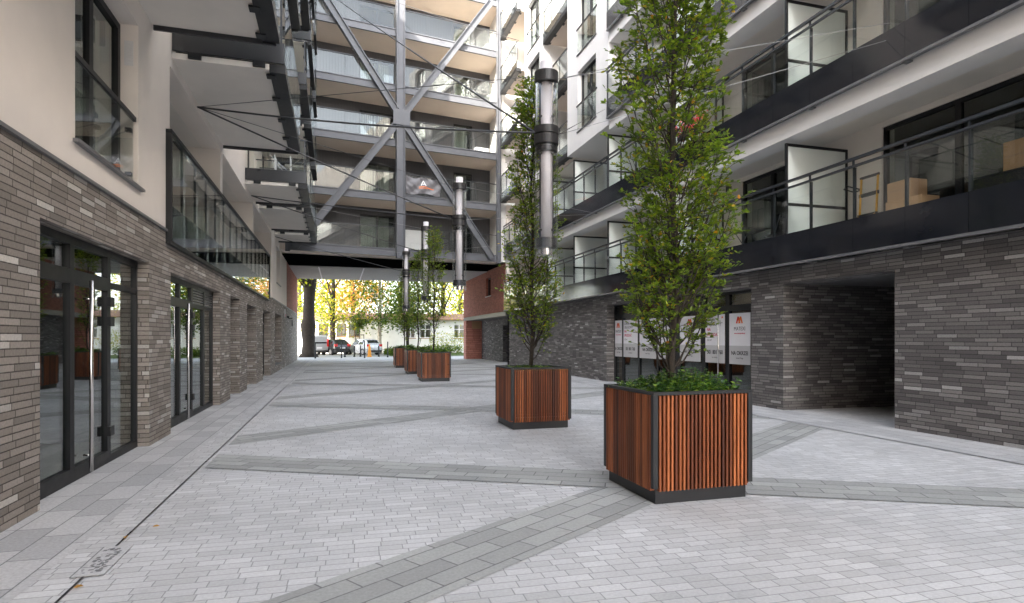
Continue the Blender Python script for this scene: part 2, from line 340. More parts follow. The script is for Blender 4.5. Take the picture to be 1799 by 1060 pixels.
for i in range(60):
    gx, gy = rg.uniform(-1.69, -1.565), rg.uniform(4.66, 5.15); gs = rg.uniform(.008, .03); b.box(gx, gx + gs, gy, gy + gs * rg.uniform(.5, 1.6), .0141, .0145 + .0004 * rg.random(), 1)
b.build('grate', [M['border'], M['cap']], d)
drain(8.42, 8.0, 'thin slot drain line in front of the dark brick wall with the open passage', .012)

# ------------------------------------------------------------------ building helpers
def window(par, fn, u0, u1, z0, z1, d, mull=1, fw=0.07, trans=None, curtain=None, frame='dark', name='window'):
    """frame in the plane d (going inwards), pane and curtain as sub-parts"""
    b = MB()
    def bx(a, b_, c, e, dd0, dd1, mb, m=0):
        P = [fn(u, z, dd) for dd in (dd0, dd1) for z in (c, e) for u in (a, b_)]
        mb.add(P, [(0, 2, 3, 1), (4, 5, 7, 6), (0, 1, 5, 4), (2, 6, 7, 3), (0, 4, 6, 2), (1, 3, 7, 5)], m)
    bx(u0, u0 + fw, z0, z1, d, d + .08, b); bx(u1 - fw, u1, z0, z1, d, d + .08, b)
    bx(u0 + fw, u1 - fw, z0, z0 + fw, d, d + .08, b); bx(u0 + fw, u1 - fw, z1 - fw, z1, d, d + .08, b)
    for i in range(mull):
        c = u0 + (u1 - u0) * (i + 1) / (mull + 1); bx(c - fw * .7, c + fw * .7, z0 + fw, z1 - fw, d, d + .08, b)
    if trans: bx(u0 + fw, u1 - fw, trans - fw / 2, trans + fw / 2, d + .003, d + .077, b)
    f = b.build(name, M[frame], par)
    p = MB(); bx(u0 + fw * .5, u1 - fw * .5, z0 + fw * .5, z1 - fw * .5, d + .04, d + .052, p); p.build('pane', M['pane'], f)
    if curtain:
        c = MB(); a, e = curtain; n = max(4, int((e - a) / .06))
        for i in range(n):
            ua, ub = a + (e - a) * i / n, a + (e - a) * (i + 1) / n
            da, db = d + .2 + .03 * (i % 2), d + .2 + .03 * ((i + 1) % 2)
            c.quad(fn(ua, z0 + .05, da), fn(ub, z0 + .05, db), fn(ub, z1 - .06, db), fn(ua, z1 - .06, da))
        c.build('curtain', M['curtain'], f)
    return f

def balcony(par, y0, y1, z0, sx, x0, x1, fas=0.36, posts=1.1, near_end=True, sm='soffit', ends=True, slabt=0.2, double=False, wall_side=None):
    """slab with fascia plates, glass and rails; sx=+1/-1 gives the way it sticks out from x0 to x1 (positive lengths)"""
    X = lambda a: sx * a
    def bx(b, a0, a1, *r, m=0):
        p, q = sorted((X(a0), X(a1))); b.box(p, q, *r, m)
    s = MB(); bx(s, x0, x1 - .24, y0 + .035, y1 - .04, z0, z0 + slabt)
    slab = s.build('balcony', M[sm], par)
    f = MB(); fz0, fz1 = z0 + .12, z0 + .12 + fas
    n = max(1, round((y1 - y0) / posts)); st = (y1 - y0) / n
    for i in range(n): bx(f, x1 - .02, x1 + .012, y0 + i * st + .004, y0 + (i + 1) * st - .004, fz0, fz1)
    if ends:
        bx(f, x0 + .01, x1 - .021, y0, y0 + .03, fz0, fz1); bx(f, x0 + .01, x1 - .021, y1 - .03, y1, z0 - .07, fz1)
    f.build('fascia', M['fascia_grey'], slab)
    e = MB(); bx(e, x1 - .235, x1 + .03, y0 + .035, y1 - .035, fz0 - .16, fz0 - .003)
    for i in range(n + 1):
        yy = min(max(y0 + i * st, y0 + .15), y1 - .3); bx(e, x1 - .30, x1 - .15, yy, yy + .16, z0 - .055, z0 - .03)
    if ends:
        bx(e, x0 + .06, x1 - .1, y0 + .031, y0 + .05, fz0 - .02, fz0 - .004)
        for xx in (x0 + .25, x1 - .5): bx(e, xx, xx + .2, y0 - .02, y0 + .06, fz0 - .10, fz0 - .003)
    e.build('bracket', M['dark'], slab)
    g = MB(); gz1 = fz1 + .95
    for i in range(n): bx(g, x1 + .016, x1 + .028, y0 + i * st + .012, y0 + (i + 1) * st - .012, fz0 + .04, gz1)
    if ends:
        for ye in (y0 + .01, y1 - .022): bx(g, x0 + .03, x1 - .03, ye, ye + .012, fz1 + .01, gz1)
    g.build('glass_panel', M['glass'], slab)
    r = MB(); bx(r, x1 - .03, x1 + .03, y0, y1, gz1 + .012, gz1 + .05)
    for i in range(n + 1):
        yy = y0 + i * st; bx(r, x1 - .055, x1 - .021, yy - .02 if i else yy, yy + .02 if i < n else yy, fz1, gz1 + .01)
    if ends:
        for ye in (y0, y1 - .04): bx(r, x0 + .01, x1 - .031, ye, ye + .04, gz1 + .012, gz1 + .05)
    r.build('railing', M['rail'], slab)
    return slab

# ------------------------------------------------------------------ west side: plaster and warm brick building (local x outwards, y along the passage)
LB = thing('apartment_building', 'cream plaster apartment block with warm brown brick base and tall glazed shop doors', 'building', (-2.624, 0, 0), 0.006)
fL = lambda u, z, d: (-d, u, z)
ops_ground = [(6.55, 9.95, -1, 2.72), (11.16, 15.6, -1, 2.70), (17.1, 18.7, -1, 2.72), (20.2, 22.5, -1, 2.66), (24.5, 27.3, -1, 2.70), (29.3, 32.6, 0.35, 2.74)]
b = MB(); b.wall(-40, 46.4, -0.1, 3.32, ops_ground, 0, 0.5, fL); b.build('brick_wall', M['brick_warm'], LB)  # runs on unseen behind the camera, lengthened to dim the near courtyard
for y0, y1 in ((-40, 11.05), (28, 46.4)):
    b = MB(); b.box(-.45, .035, y0, y1, 3.323, 3.36); b.build('cap_strip', M['cap'], LB)
HT, HLOW, YS = 26.0, 18.6, 11.0  # unseen roof heights, invented; the low stretch lets sun reach the bridge front
BAL = [(-2.0, 3.6), (4.7, 10.15), (11.2, 16.0), (19.7, 22.3), (23.3, 27.6), (28.9, 31.0)]
ops = [(7.33, 9.45, 3.69, 5.95), (7.33, 9.45, 9.9, 12.1), (11.1, 27.6, 3.2, 6.12), (30.0, 32.0, 4.2, 5.95)]
door_ops = []
for k in range(4):
    zf = 6.72 + 3.1 * k
    for (a, e) in BAL:
        lo = a + .6 + (.4 if e - a > 3 else 0); door_ops.append((lo, min(e - .4, lo + 2.0), zf, zf + 2.25))
door_ops = [o for o in door_ops if not (o[0] < 9.5 and o[1] > 7.3 and o[2] > 9 and o[2] < 12.5) and o[3] < HLOW - .2]
AO = ops + door_ops
b = MB(); b.wall(-40, 31.75, 3.363, HLOW, AO, 0.0, 0.40, fL); b.wall(-40, YS, HLOW, HT, [], 0.0, 0.40, fL); b.wall(20.5, 31.75, HLOW, 23.5, [], 0.0, 0.40, fL)  # upper wall steps with the unseen roof gap made for the sun
b.wall(31.75, 36.2, 3.363, 5.98, [(31.75, 32.0, 4.2, 5.95)], 0.0, 0.40, fL)
b.build('plaster_wall', M['plaster'], LB)
b = MB(); b.wall(36.2, 46.4, 3.363, 5.98, [], -0.003, 0.40, fL); b.build('red_brick_wall', M['brick_red'], LB)
b = MB(); b.box(-8.5, -.401, -40, YS, HT - .3, HT); b.box(-8.5, -.401, YS, 20.5, HLOW - .3, HLOW); b.box(-8.5, -.401, 20.5, 31.7, 23.2, 23.5); b.box(-8.5, -8.2, 20.5, 31.7, HLOW - .3, 23.19); b.box(-8.2, -.401, 20.5, 20.8, HLOW, 23.19); b.box(-8.2, -.401, YS - .3, YS, HLOW, HT - .31); b.box(-8.5, -8.2, -40, YS, 0, HT - .31); b.box(-8.5, -8.2, YS, 46.4, 0, HLOW - .31); b.build('roof', M['cap'], LB)  # stepped roof out of view, its notch shaped to carve the sun patch
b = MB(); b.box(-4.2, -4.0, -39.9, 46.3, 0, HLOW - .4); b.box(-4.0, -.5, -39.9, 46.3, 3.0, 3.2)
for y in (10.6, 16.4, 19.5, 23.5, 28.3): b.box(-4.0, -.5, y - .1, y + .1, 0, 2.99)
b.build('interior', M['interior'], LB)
b = MB(); b.box(-4.0, -.22, -39.9, 46.3, .0, .02); b.build('interior_floor', M['interior_floor'], LB)
# loggia
b = MB(); b.box(-1.72, -.402, 11.1, 27.6, 6.12, 6.3); b.box(-1.72, -.05, 11.0, 27.7, 3.25, 3.6); b.build('loggia_ceiling', M['soffit'], LB)
b = MB(); b.wall(11.0, 27.7, 3.61, 6.11, [(a, a + 3.4, 3.7, 5.95) for a in (11.5, 16.6, 22.7)], 1.55, 1.72, fL)
for y in (11.1 - .101, 15.7, 21.6, 27.6 - .1): b.box(-1.545, -.003 if y in (15.7, 21.6) else -.402, y, y + .28 if y in (15.7, 21.6) else y + .1, 3.61, 6.115)
b.build('loggia_wall', M['plaster'], LB)
for a in (11.5, 16.6, 22.7): window(LB, fL, a, a + 3.4, 3.7, 5.95, 1.6, 3, name='balcony_door')
n = 15; y0, y1 = 10.85, 26.3; st = (y1 - y0) / n
rl = MB(); rl.box(-.02, .09, y0, y1, 4.93, 4.99); rl.box(.0, .07, y0, y1, 3.13, 3.185); rl.box(-.02, .09, y0, y0 + .05, 3.19, 4.925); rl.box(-.02, .09, y1 - .05, y1, 3.19, 4.925); rl.box(-.35, -.02, y0 + .005, y0 + .045, 4.2, 4.25); rl.box(-.35, -.02, y0 + .005, y0 + .045, 4.93, 4.98)
for i in range(1, n): rl.box(-.01, .03, y0 + i * st - .018, y0 + i * st + .018, 3.8, 4.925)
lr = rl.build('loggia_railing', M['dark'], LB)
f = MB(); f.box(-.03, .03, y0 + .051, y1 - .051, 3.19, 3.8); f.build('fascia', M['fascia'], lr)
g = MB()
for i in range(n): g.box(.05, .062, y0 + i * st + (.055 if i == 0 else .006), y0 + (i + 1) * st - (.055 if i == n - 1 else .006), 3.20, 4.92)
g.build('glass_panel', M['glass'], lr)
# juliet windows
for z in (3.69, 9.9):
    wf = window(LB, fL, 7.33, 9.45, z + .02, z + 2.24, .22, 0, .09, frame='dark', curtain=(8.7, 9.3) if z < 5 else None)
    m_ = MB(); m_.box(-.30, -.225, 8.38, 8.50, z + .11, z + 2.15); m_.build('mullion', M['dark'], wf)
    s = MB(); s.box(-.22, .06, 7.27, 9.55, z - .035, z + .0); s.build('sill', M['cap'], wf)
    s = MB(); s.box(-.05, -.01, 7.34, 9.40, z + .90, z + .96)
    for zz in (.12, .72):
        for yy in (7.37, 9.25): s.box(-.11, -.035, yy, yy + .07, z + zz, z + zz + .05)
    s.build('railing', M['dark'], wf)
    s = MB(); s.box(-.034, -.02, 7.35, 9.30, z + .03, z + .89); s.build('glass_panel', M['glass'], wf)
b = MB(); b.box(-.17, -.06, 9.44, 9.449, 5.38, 5.72)
for i in range(8): b.box(-.155, -.075, 9.432, 9.4399, 5.41 + i * .036, 5.43 + i * .036)
b.build('air_vent', M['plaster_white'], LB)
window(LB, fL, 30.0, 32.0, 4.2, 5.95, .2, 1)
b = MB(); b.box(-.2, .05, 29.95, 32.05, 4.16, 4.197); b.build('sill', M['cap'], LB)
for o in door_ops: window(LB, fL, *o, .15, 1, curtain=(o[0] + .2, o[0] + .9), name='balcony_door')
for k in range(4):
    for (a, e) in BAL:
        if 6.3 + 3.1 * k + 1.6 < HLOW: balcony(LB, a, e, 6.3 + 3.1 * k, 1, 0.0, 1.76)
# glazed ground floor doors
def shopdoor(y0, y1, zt, ztr, leaves, louver=None, name='entrance_door', handles=True):
    D0 = .15
    b = MB()
    def bx(a, e, c, f_, d0=D0, d1=D0 + .08): b.box(-d1, -d0, a, e, c, f_)
    bx(y0, y1, zt - .09, zt); bx(y0, y1, 0.0, .035)
    ys = [y0] + leaves + [y1]
    bx(y0, y0 + .06, .036, zt - .091); bx(y1 - .06, y1, .036, zt - .091)
    for i, m in enumerate(leaves): bx(m - .055, m + .055, .036, zt - .091)
    for i in range(len(ys) - 1):
        a, e = ys[i] + (.06 if i == 0 else .056), ys[i + 1] - (.06 if i == len(ys) - 2 else .056)
        hh = .16 if i < 2 else .07
        bx(a, e, ztr - hh / 2, ztr + hh / 2); bx(a, e, .036, .16 if i < 2 else .10)
    dr = b.build(name, M['dark'], LB)
    p = MB()
    for i in range(len(ys) - 1):
        a, e = ys[i] + .03, ys[i + 1] - .03
        p.box(-D0 - .05, -D0 - .035, a, e, .08, ztr); 
        if not (louver and i >= louver): p.box(-D0 - .05, -D0 - .035, a, e, ztr + .01, zt - .05)
    p.build('pane', M['pane'], dr)
    if louver:
        l = MB()
        for i in range(louver, len(ys) - 1):
            for j in range(6): l.box(-D0 - .07, -D0 - .01, ys[i] + .056, ys[i + 1] - .056, ztr + .05 + j * .055, ztr + .08 + j * .055)
        l.build('louver', M['cap'], dr)
    if handles:
        yh = leaves[0] + .30
        h = MB(); h.path([(-.07, yh, .06), (-.07, yh, 2.26)], .022, 12)
        for z in (.25, 2.05): h.path([(-.07, yh, z), (-D0 + .001, yh, z)], .012, 8)
        h.build('handle', M['chrome'], dr, True)
        hg = MB()
        for z in (.35, 1.75, 2.0): hg.box(-D0 + .001, -D0 + .04, leaves[1] - .07, leaves[1] + .07, z, z + .12)
        hg.build('hinge', M['dark'], dr)
    return dr
shopdoor(6.55, 9.95, 2.72, 2.28, [7.68, 8.80])
shopdoor(11.16, 15.6, 2.70, 2.26, [12.45, 13.45, 14.6], 2)
for (a, e, zt) in ((17.1, 18.7, 2.72), (24.5, 27.3, 2.70)): window(LB, fL, a, e, .0, zt, .5 if a < 20 else .25, 1, .06, 2.2, name='glazed_door')
window(LB, fL, 29.3, 32.6, .38, 2.74, .3, 2, .06, 2.2)
b = MB(); b.box(-.3, .02, 29.25, 32.65, .345, .378); b.build('sill', M['cap'], LB)
b = MB(); b.wall(19.9, 22.8, 0, 3.0, [], 1.2, 1.4, fL); b.box(-1.19, -.501, 22.5, 22.7, 0, 3.0); b.box(-1.19, -.501, 20.0, 20.2, 0, 3.0); b.build('niche_wall', M['brick_warm'], LB)
b = MB(); b.box(.0, .12, 36.4, 36.6, 2.75, 2.85); b.box(.06, .30, 36.42, 36.58, 2.70, 2.75); b.build('wall_lamp', M['dark'], LB)
b = MB(); b.box(.0, .05, 34.6, 34.8, 2.75, 3.15); b.box(.051, .054, 34.6, 34.8, 2.75, 2.9, 1); b.build('door_sign', [M['print_grey'], M['ink_red']], LB)
b = MB(); b.box(.0, .08, 40.2, 40.6, 2.35, 2.75); b.build('vent_box', M['cap'], LB)

# ------------------------------------------------------------------ east side: white building on dark grey brick (local x inwards)
RB = thing('apartment_building', 'white apartment block with dark grey brick base, open passage and long balconies', 'building', (9.45, 0, 0))
fR = lambda u, z, d: (d, u, z)
b = MB(); b.wall(-40, 33.5, -.1, 3.16, [(8.27, 11.03, -1, 2.80), (12.1, 20.1, -1, 2.80)], 0, .5, fR)  # also lengthened behind the camera, out of view, to cut light up close
b.box(.501, 9.0, 11.03, 11.35, -.1, 3.0); b.box(.501, 9.0, 7.95, 8.27, -.1, 3.0); b.box(9.0, 9.3, 7.95, 11.35, -.1, 3.0)
b.wall(33.5, 44.5, -.1, 2.9, [(36.5, 38.4, -1, 2.5)], 1.05, 1.4, fR); b.box(.0, 1.045, 33.2, 33.498, -.1, 2.9)
b.build('brick_wall', M['brick_grey'], RB)
b = MB(); b.box(.502, 8.99, 8.28, 11.02, 2.801, 2.95); b.build('passage_ceiling', M['cap'], RB)
b = MB(); b.box(8.9, 8.99, 9.0, 10.2, 0.02, 2.2); b.build('inner_door', M['dark'], RB)
# ledge, red brick over the passage, pier at the end
b = MB(); b.box(-.12, 1.4, 33.52, 45.7, 2.9, 3.16); b.build('ledge', M['cap'], RB)
b = MB(); b.wall(33.5, 45.6, 3.163, 5.98, [(36.9, 38.2, 4.3, 5.5)], -.15, .3, fR); b.build('red_brick_wall', M['brick_red'], RB)
window(RB, fR, 36.9, 38.2, 4.3, 5.5, .0, 0)
b = MB(); b.box(-.2, .0, 36.85, 38.25, 4.26, 4.297); b.build('sill', M['plaster_white'], RB)
b = MB(); b.box(-.15, 1.3, 44.6, 45.5, 0, 2.898); b.build('brick_pier', M['brick_pink'], RB)
b = MB(); b.box(.3, 1.0, 44.55, 44.599, 2.3, 2.85); b.build('meter_box', M['carton'], RB)
# shopfront
sf = MB(); D0 = .30
muls = [(12.1, 12.42), (13.35, 13.50), (14.40, 14.58), (15.70, 15.92), (16.98, 17.04), (18.18, 18.26), (19.36, 19.44), (20.02, 20.1)]
for a, e in muls: sf.box(D0, D0 + .09, a, e, 0, 2.80)
for i in range(len(muls) - 1):
    a, e = muls[i][1], muls[i + 1][0]
    sf.box(D0, D0 + .09, a, e, 2.30, 2.45); sf.box(D0, D0 + .09, a, e, 0, .08); sf.box(D0, D0 + .09, a, e, 2.73, 2.80)
shop = sf.build('shopfront', M['dark'], RB)
p = MB()
for i in range(len(muls) - 1):
    a, e = muls[i][1], muls[i + 1][0]; p.box(D0 + .04, D0 + .052, a, e, .08, 2.30)
    if i < 5: p.box(D0 + .04, D0 + .052, a, e, 2.45, 2.73)
p.build('pane', M['pane'], shop)
p = MB()
for i in (5, 6):
    for j in range(6): p.box(D0 + .02, D0 + .08, muls[i][1], muls[i + 1][0], 2.46 + j * .045, 2.485 + j * .045)
p.build('louver', M['dark'], shop)
b = MB(); b.box(.45, .47, 12.43, 13.34, 2.46, 2.72); b.build('warm_light_panel', M['carton'], shop)  # brown panel added behind the transom, its colour stands for warm ceiling light
h = MB(); h.path([(D0 - .07, 13.72, .35), (D0 - .07, 13.72, 2.26)], .018, 10)
for z in (.6, 2.0): h.path([(D0 - .07, 13.72, z), (D0, 13.60, z)], .01, 6)
h.build('handle', M['chrome'], shop, True)
b = MB(); b.box(3.6, 3.8, 11.4, 20.4, 0, 3.0); b.box(.51, 3.6, 20.2, 20.4, 0, 3.0); b.box(.51, 3.6, 11.4, 11.6, 0, 3.0); b.box(.51, 3.6, 11.6, 20.2, 2.85, 3.0); b.build('shop_interior', plain('shop_wall', (0.26, 0.17, 0.12), 0.9, 0, 0.2, 1.0), RB)
b = MB(); b.box(.51, 3.6, 11.6, 20.2, 0.0, .02); b.build('shop_floor', M['interior_floor'], RB)
# storeys of long balconies
def longfloor(z0, ya, yb, name='balcony'):
    s = MB(); s.box(-.22, 1.9, ya, yb, z0 + .15, z0 + .5); s.box(-.16, .35, ya, yb, z0 - .42, z0 + .148)
    if z0 < 4: s = MB(); s.box(-.22, 1.9, ya, yb, z0 + .1, z0 + .5)
    slab = s.build(name, M['plaster_white'], RB)
    n = round((yb - ya) / 1.065); st = (yb - ya) / n
    f = MB()
    for i in range(n): f.box(-.27, -.235, ya + i * st + .003, ya + (i + 1) * st - .003, z0, z0 + .62)
    f.build('fascia', M['fascia'], slab)
    e = MB(); e.box(-.29, -.2, ya, yb, z0 - .05, z0 - .003)
    for i in range(1, n, 2): e.box(-.26, -.12, ya + i * st - .06, ya + i * st + .06, z0 - .075, z0 - .051)
    e.build('edge_trim', M['cap'], slab)
    g = MB()
    for i in range(n): g.box(-.262, -.25, ya + i * st + .01, ya + (i + 1) * st - .01, z0 + .622, z0 + 1.56)
    g.build('glass_panel', M['glass'], slab)
    r = MB()
    r.box(-.29, -.23, ya, yb, z0 + 1.70, z0 + 1.75); r.box(-.28, -.235, ya, yb, z0 + 1.57, z0 + 1.61)
    for i in range(n + 1): r.box(-.248, -.205, ya + i * st - .022, ya + i * st + .022, z0 + .5, z0 + 1.565); r.box(-.27, -.24, ya + i * st - .015, ya + i * st + .015, z0 + 1.612, z0 + 1.698)
    r.build('railing', M['rail'], slab)
    return slab
Z1, Z2, Z3, Z4 = 3.2, 6.33, 9.46, 12.59
YN = -6.0
longfloor(Z1, YN, 33.4); longfloor(Z2, YN, 33.4); longfloor(Z3, YN, 19.55); longfloor(Z4, YN, 19.55)
wops = []
for z0 in (Z1, Z2, Z3, Z4):
    for (a, e) in ((-4, -1.5), (.5, 3.5), (5.2, 9.94), (12.1, 14.5), (16.2, 18.6), (20.6, 22.2), (23.9, 24.7), (27.2, 29.5)):
        if z0 > Z2 and e > 19.3: continue
        wops.append((a, e, z0 + .55, z0 + 2.84 if not (a == 23.9) else z0 + 2.7))
b = MB(); b.wall(-40, 33.4, 3.71, 9.3, wops, 1.55, 1.9, fR); b.wall(-40, 19.6, 9.97, 22, [o for o in wops if o[2] > 9.5], 1.55, 1.9, fR); b.wall(19.6, 33.4, 9.3, 22, [(24.0, 26.4, z, z + 2.25) for z in (10.0, 13.1, 16.2)] + [(30.2, 32.2, z, z + 2.25) for z in (10.0, 13.1, 16.2, 19.3)], 1.55, 1.9, fR)
b.box(-.15, 1.549, 33.19, 33.39, 3.72, 9.25)
b.build('loggia_wall', M['plaster'], RB)
random.seed(5)
for o in wops:
    cu = (o[0] + .15, o[0] + .7) if random.random() < .6 else None
    window(RB, fR, *o, 1.6, 2 if o[1] - o[0] > 4 else (1 if o[1] - o[0] > 1 else 0), .08, curtain=cu, name='balcony_door')
for z in (10.0, 13.1, 16.2):
    window(RB, fR, 24.0, 26.4, z, z + 2.25, 1.6, 1, name='balcony_door')
for z in (10.0, 13.1, 16.2, 19.3): window(RB, fR, 30.2, 32.2, z, z + 2.25, 1.6, 1, name='balcony_door')
b = MB()
for z in (Z1, Z2, Z3, Z4): b.box(.36, 1.549, YN, 33.4 if z < 9 else 19.55, z + 2.95 if z < 9 else z + 2.98, z + 3.05)
b.build('loggia_ceiling', M['soffit'], RB)
# white projecting volumes with windows
wa = [(20.72, 22.51, z, z + 2.4) for z in (9.95, 13.05, 16.15, 19.25)]; wb = [(27.3, 29.2, z, z + 2.4) for z in (9.95, 13.05, 16.15, 19.25)]
b = MB(); b.wall(19.62, 23.65, 9.26, 22, wa, -.15, .25, fR); b.wall(26.9, 29.7, 9.26, 22, wb, -.15, .25, fR)
for y in (19.62, 23.45, 26.9, 29.5): b.box(.251, 1.549, y, y + .2, 9.262, 22)
b.box(-.52, 1.9, 33.42, 36.2, 6.0, 24)
b.box(.25, 1.549, 19.83, 23.44, 9.262, 9.5); b.box(.25, 1.549, 27.11, 29.49, 9.262, 9.5)
b.build('white_bay', M['plaster_white'], RB)
for o in wa + wb:
    wf = window(RB, fR, *o, .02, 1, .07, curtain=(o[0] + .1, o[0] + .6))
    s = MB(); s.box(-.20, .0, o[0] - .05, o[1] + .05, o[2] - .04, o[2] - .003); s.build('sill', M['cap'], wf)
    s = MB(); s.box(-.18, -.14, o[0] - .1, o[1] + .1, o[2] + 1.0, o[2] + 1.06); s.build('railing', M['dark'], wf)
    s = MB(); s.box(-.178, -.165, o[0] + .02, o[1] - .02, o[2] + .05, o[2] + .99); s.build('glass_panel', M['glass'], wf)
for z in (9.35, 12.45, 15.55, 18.65):
    balcony(RB, 23.70, 26.85, z, -1, -1.5, .12, sm='soffit_tan', ends=False); balcony(RB, 29.75, 33.05, z, -1, -1.5, .55, sm='soffit_tan', ends=False)
b = MB(); b.box(1.9, 6.5, -40, 33.4, 21.7, 22.0); b.box(6.2, 6.5, -40, 46, 0, 21.69); b.box(1.9, 6.2, 33.2, 33.39, 3.2, 21.69); b.box(1.55, 6.2, -40, -39.8, 3.2, 21.69); b.build('roof', M['cap'], RB)
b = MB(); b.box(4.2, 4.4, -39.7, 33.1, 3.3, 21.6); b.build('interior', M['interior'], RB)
# frosted partitions
def partition(y, z0, x0=-.12, x1=1.54):
    b = MB(); z1 = z0 + 2.13
    b.box(x0, x0 + .05, y, y + .05, z0, z1); b.box(x1 - .05, x1, y, y + .05, z0, z1); b.box(x0 + .051, x1 - .051, y, y + .05, z1 - .06, z1); b.box(x0 + .051, x1 - .051, y, y + .05, z0 + .78, z0 + .84); b.box(x0 + .051, x1 - .051, y, y + .05, z0, z0 + .05)
    p = b.build('partition', M['dark'], RB)
    g = MB(); g.box(x0 + .052, x1 - .052, y + .02, y + .032, z0 + .05, z1 - .06); g.build('frosted_panel', M['milk'], p)
for y, zz in ((10.8, (Z1, Z2, Z3, Z4)), (15.3, (Z1, Z2, Z3)), (19.75, (Z1, Z2)), (23.0, (Z1, Z2)), (26.3, (Z1, Z2)), (4.5, (Z1, Z2))):
    for z in zz: partition(y, z + .5)
for (y, z) in ((11.6, 6.02), (15.0, 6.02), (11.9, 9.3), (15.1, 9.3)):
    b = MB(); b.box(1.43, 1.548, y - .06, y + .06, z - .15, z); b.build('wall_lamp', M['dark'], RB)
for (y, z) in ((11.4, 5.95), (17.0, 9.2)):
    b = MB(); b.path([(.5, y, z), (1.5, y, z)], .025, 8); b.box(1.5, 1.548, y - .05, y + .05, z - .05, z + .05); b.build('rain_pipe', M['dark'], RB)

# ------------------------------------------------------------------ bridge building across the passage, with braced steel front (local x along its front, y backwards)
BR = thing('bridge_building', 'dark clad building bridging the passage behind a grey steel X-braced frame', 'building', (3.14, 32.5, 0), math.atan2(0.148, 0.989))
LV = [6.0, 8.93, 11.85, 14.78, 17.75, 20.7]
S0, S1 = -5.75, 5.85
for i, z in enumerate(LV):
    s = MB(); s.box(S0 - 2, S1 + .6, .06, 2.3, z + (.02 if i else .0), z + .36); slab = s.build('balcony', M['soffit_tan'], BR)
    e = MB(); e.hbar((S0, .0, z + .19), (S1, .0, z + .19), (0, 0, 1), (0, 1, 0), .40, .11, .05); e.build('edge_beam', M['steel'], slab)
    g = MB(); n = 8; st = (S1 - S0) / n
    for k in range(n): g.box(S0 + k * st + .01, S0 + (k + 1) * st - .01, .02, .034, z + .42, z + 1.47)
    g.build('glass_panel', M['glass'], slab)
    r = MB(); r.box(S0, S1, .0, .05, z + 1.50, z + 1.54)
    for k in range(n + 1): r.box(S0 + k * st - .012, S0 + k * st + .012, .04, .07, z + .38, z + 1.499)
    r.build('railing', M['rail'], slab)
wd = []
for z in LV[:-1]: wd += [(-5.2, -4.0, z + .4, z + 2.5), (-1.7, .3, z + .4, z + 2.55), (3.86, 5.05, z + .4, z + 2.6)]
fB = lambda u, z, d: (u, d, z)
b = MB(); b.wall(S0 - 2, S1 + .6, 5.99, 24.0, wd, 2.31, 2.6, fB); b.build('clad_wall', M['cladding'], BR)
random.seed(11)
for o in wd: window(BR, fB, *o, 2.36, 1 if o[1] - o[0] > 1.5 else 0, .06, curtain=(o[0] + .1, o[1] - .3) if random.random() < .75 else None, name='balcony_door')
b = MB(); b.box(S0 - 7, S1 + 3, 2.6, 12, 23.7, 24.0); b.box(S0 - 7, S1 + 3, 11.7, 12, 6.0, 23.69); b.box(S0 - 7, S0 - 2, 2.3, 2.6, 6.0, 23.69); b.build('roof', M['cap'], BR)
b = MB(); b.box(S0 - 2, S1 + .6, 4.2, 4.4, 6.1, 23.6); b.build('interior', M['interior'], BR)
def F(s, z, y=-.18): return (s, y, z)
c = MB(); c.hbar(F(0, 5.85), F(0, 24.0), (1, 0, 0), (0, 1, 0), .46, .30, .05, .03); c.build('steel_column', M['steel'], BR)
for k, (p, q) in enumerate((((.03, 13.34), (5.30, 6.15)), ((.03, 13.34), (-5.30, 6.15)), ((.03, 13.34), (-5.25, 20.8)), ((.03, 13.34), (5.25, 20.8)))):
    d = Vector((q[0] - p[0], 0, q[1] - p[1])).normalized(); sd = Vector((-d.z, 0, d.x))
    c = MB(); P0 = Vector((p[0], -.18, p[1])) + d * .34
    c.hbar(P0, F(*q), sd, (0, 1, 0), .37, .26, .045, .03); c.build('steel_brace', M['steel'], BR)
b = MB(); b.box(-.42, .48, -.345, -.335, 12.95, 13.75); b.build('gusset_plate', M['steel'], BR)
for s_ in (S0 + .1, S1 - .1):
    c = MB(); c.hbar((s_, -.10, 5.9), (s_, -.10, 24.0), (1, 0, 0), (0, 1, 0), .22, .2, .03); c.build('edge_post', M['steel'], BR)
# underside (laid square to the passage)
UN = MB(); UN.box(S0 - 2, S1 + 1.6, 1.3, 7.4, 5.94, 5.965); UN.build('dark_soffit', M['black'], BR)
UN = MB(); UN.box(-4.0, 10.5, 37.901, 45.8, 5.90, 5.995)
o = UN.build('slatted_soffit', M['slats_soffit'], None); o.parent = BR; o.matrix_parent_inverse = (Matrix.Translation((3.14, 32.5, 0)) @ Matrix.Rotation(math.atan2(0.148, 0.989), 4, 'Z')).inverted()
UN = MB()
for x in (-1.16, 1.5, 4.2): UN.box(x - .04, x + .04, 37.95, 45.7, 5.885, 5.899)
o = UN.build('soffit_joint', M['white'], None); o.parent = BR; o.matrix_parent_inverse = (Matrix.Translation((3.14, 32.5, 0)) @ Matrix.Rotation(math.atan2(0.148, 0.989), 4, 'Z')).inverted()
b = MB(); b.box(.75, 1.84, 2.22, 2.305, 6.4, 7.85); b.build('white_board', M['white'], BR)

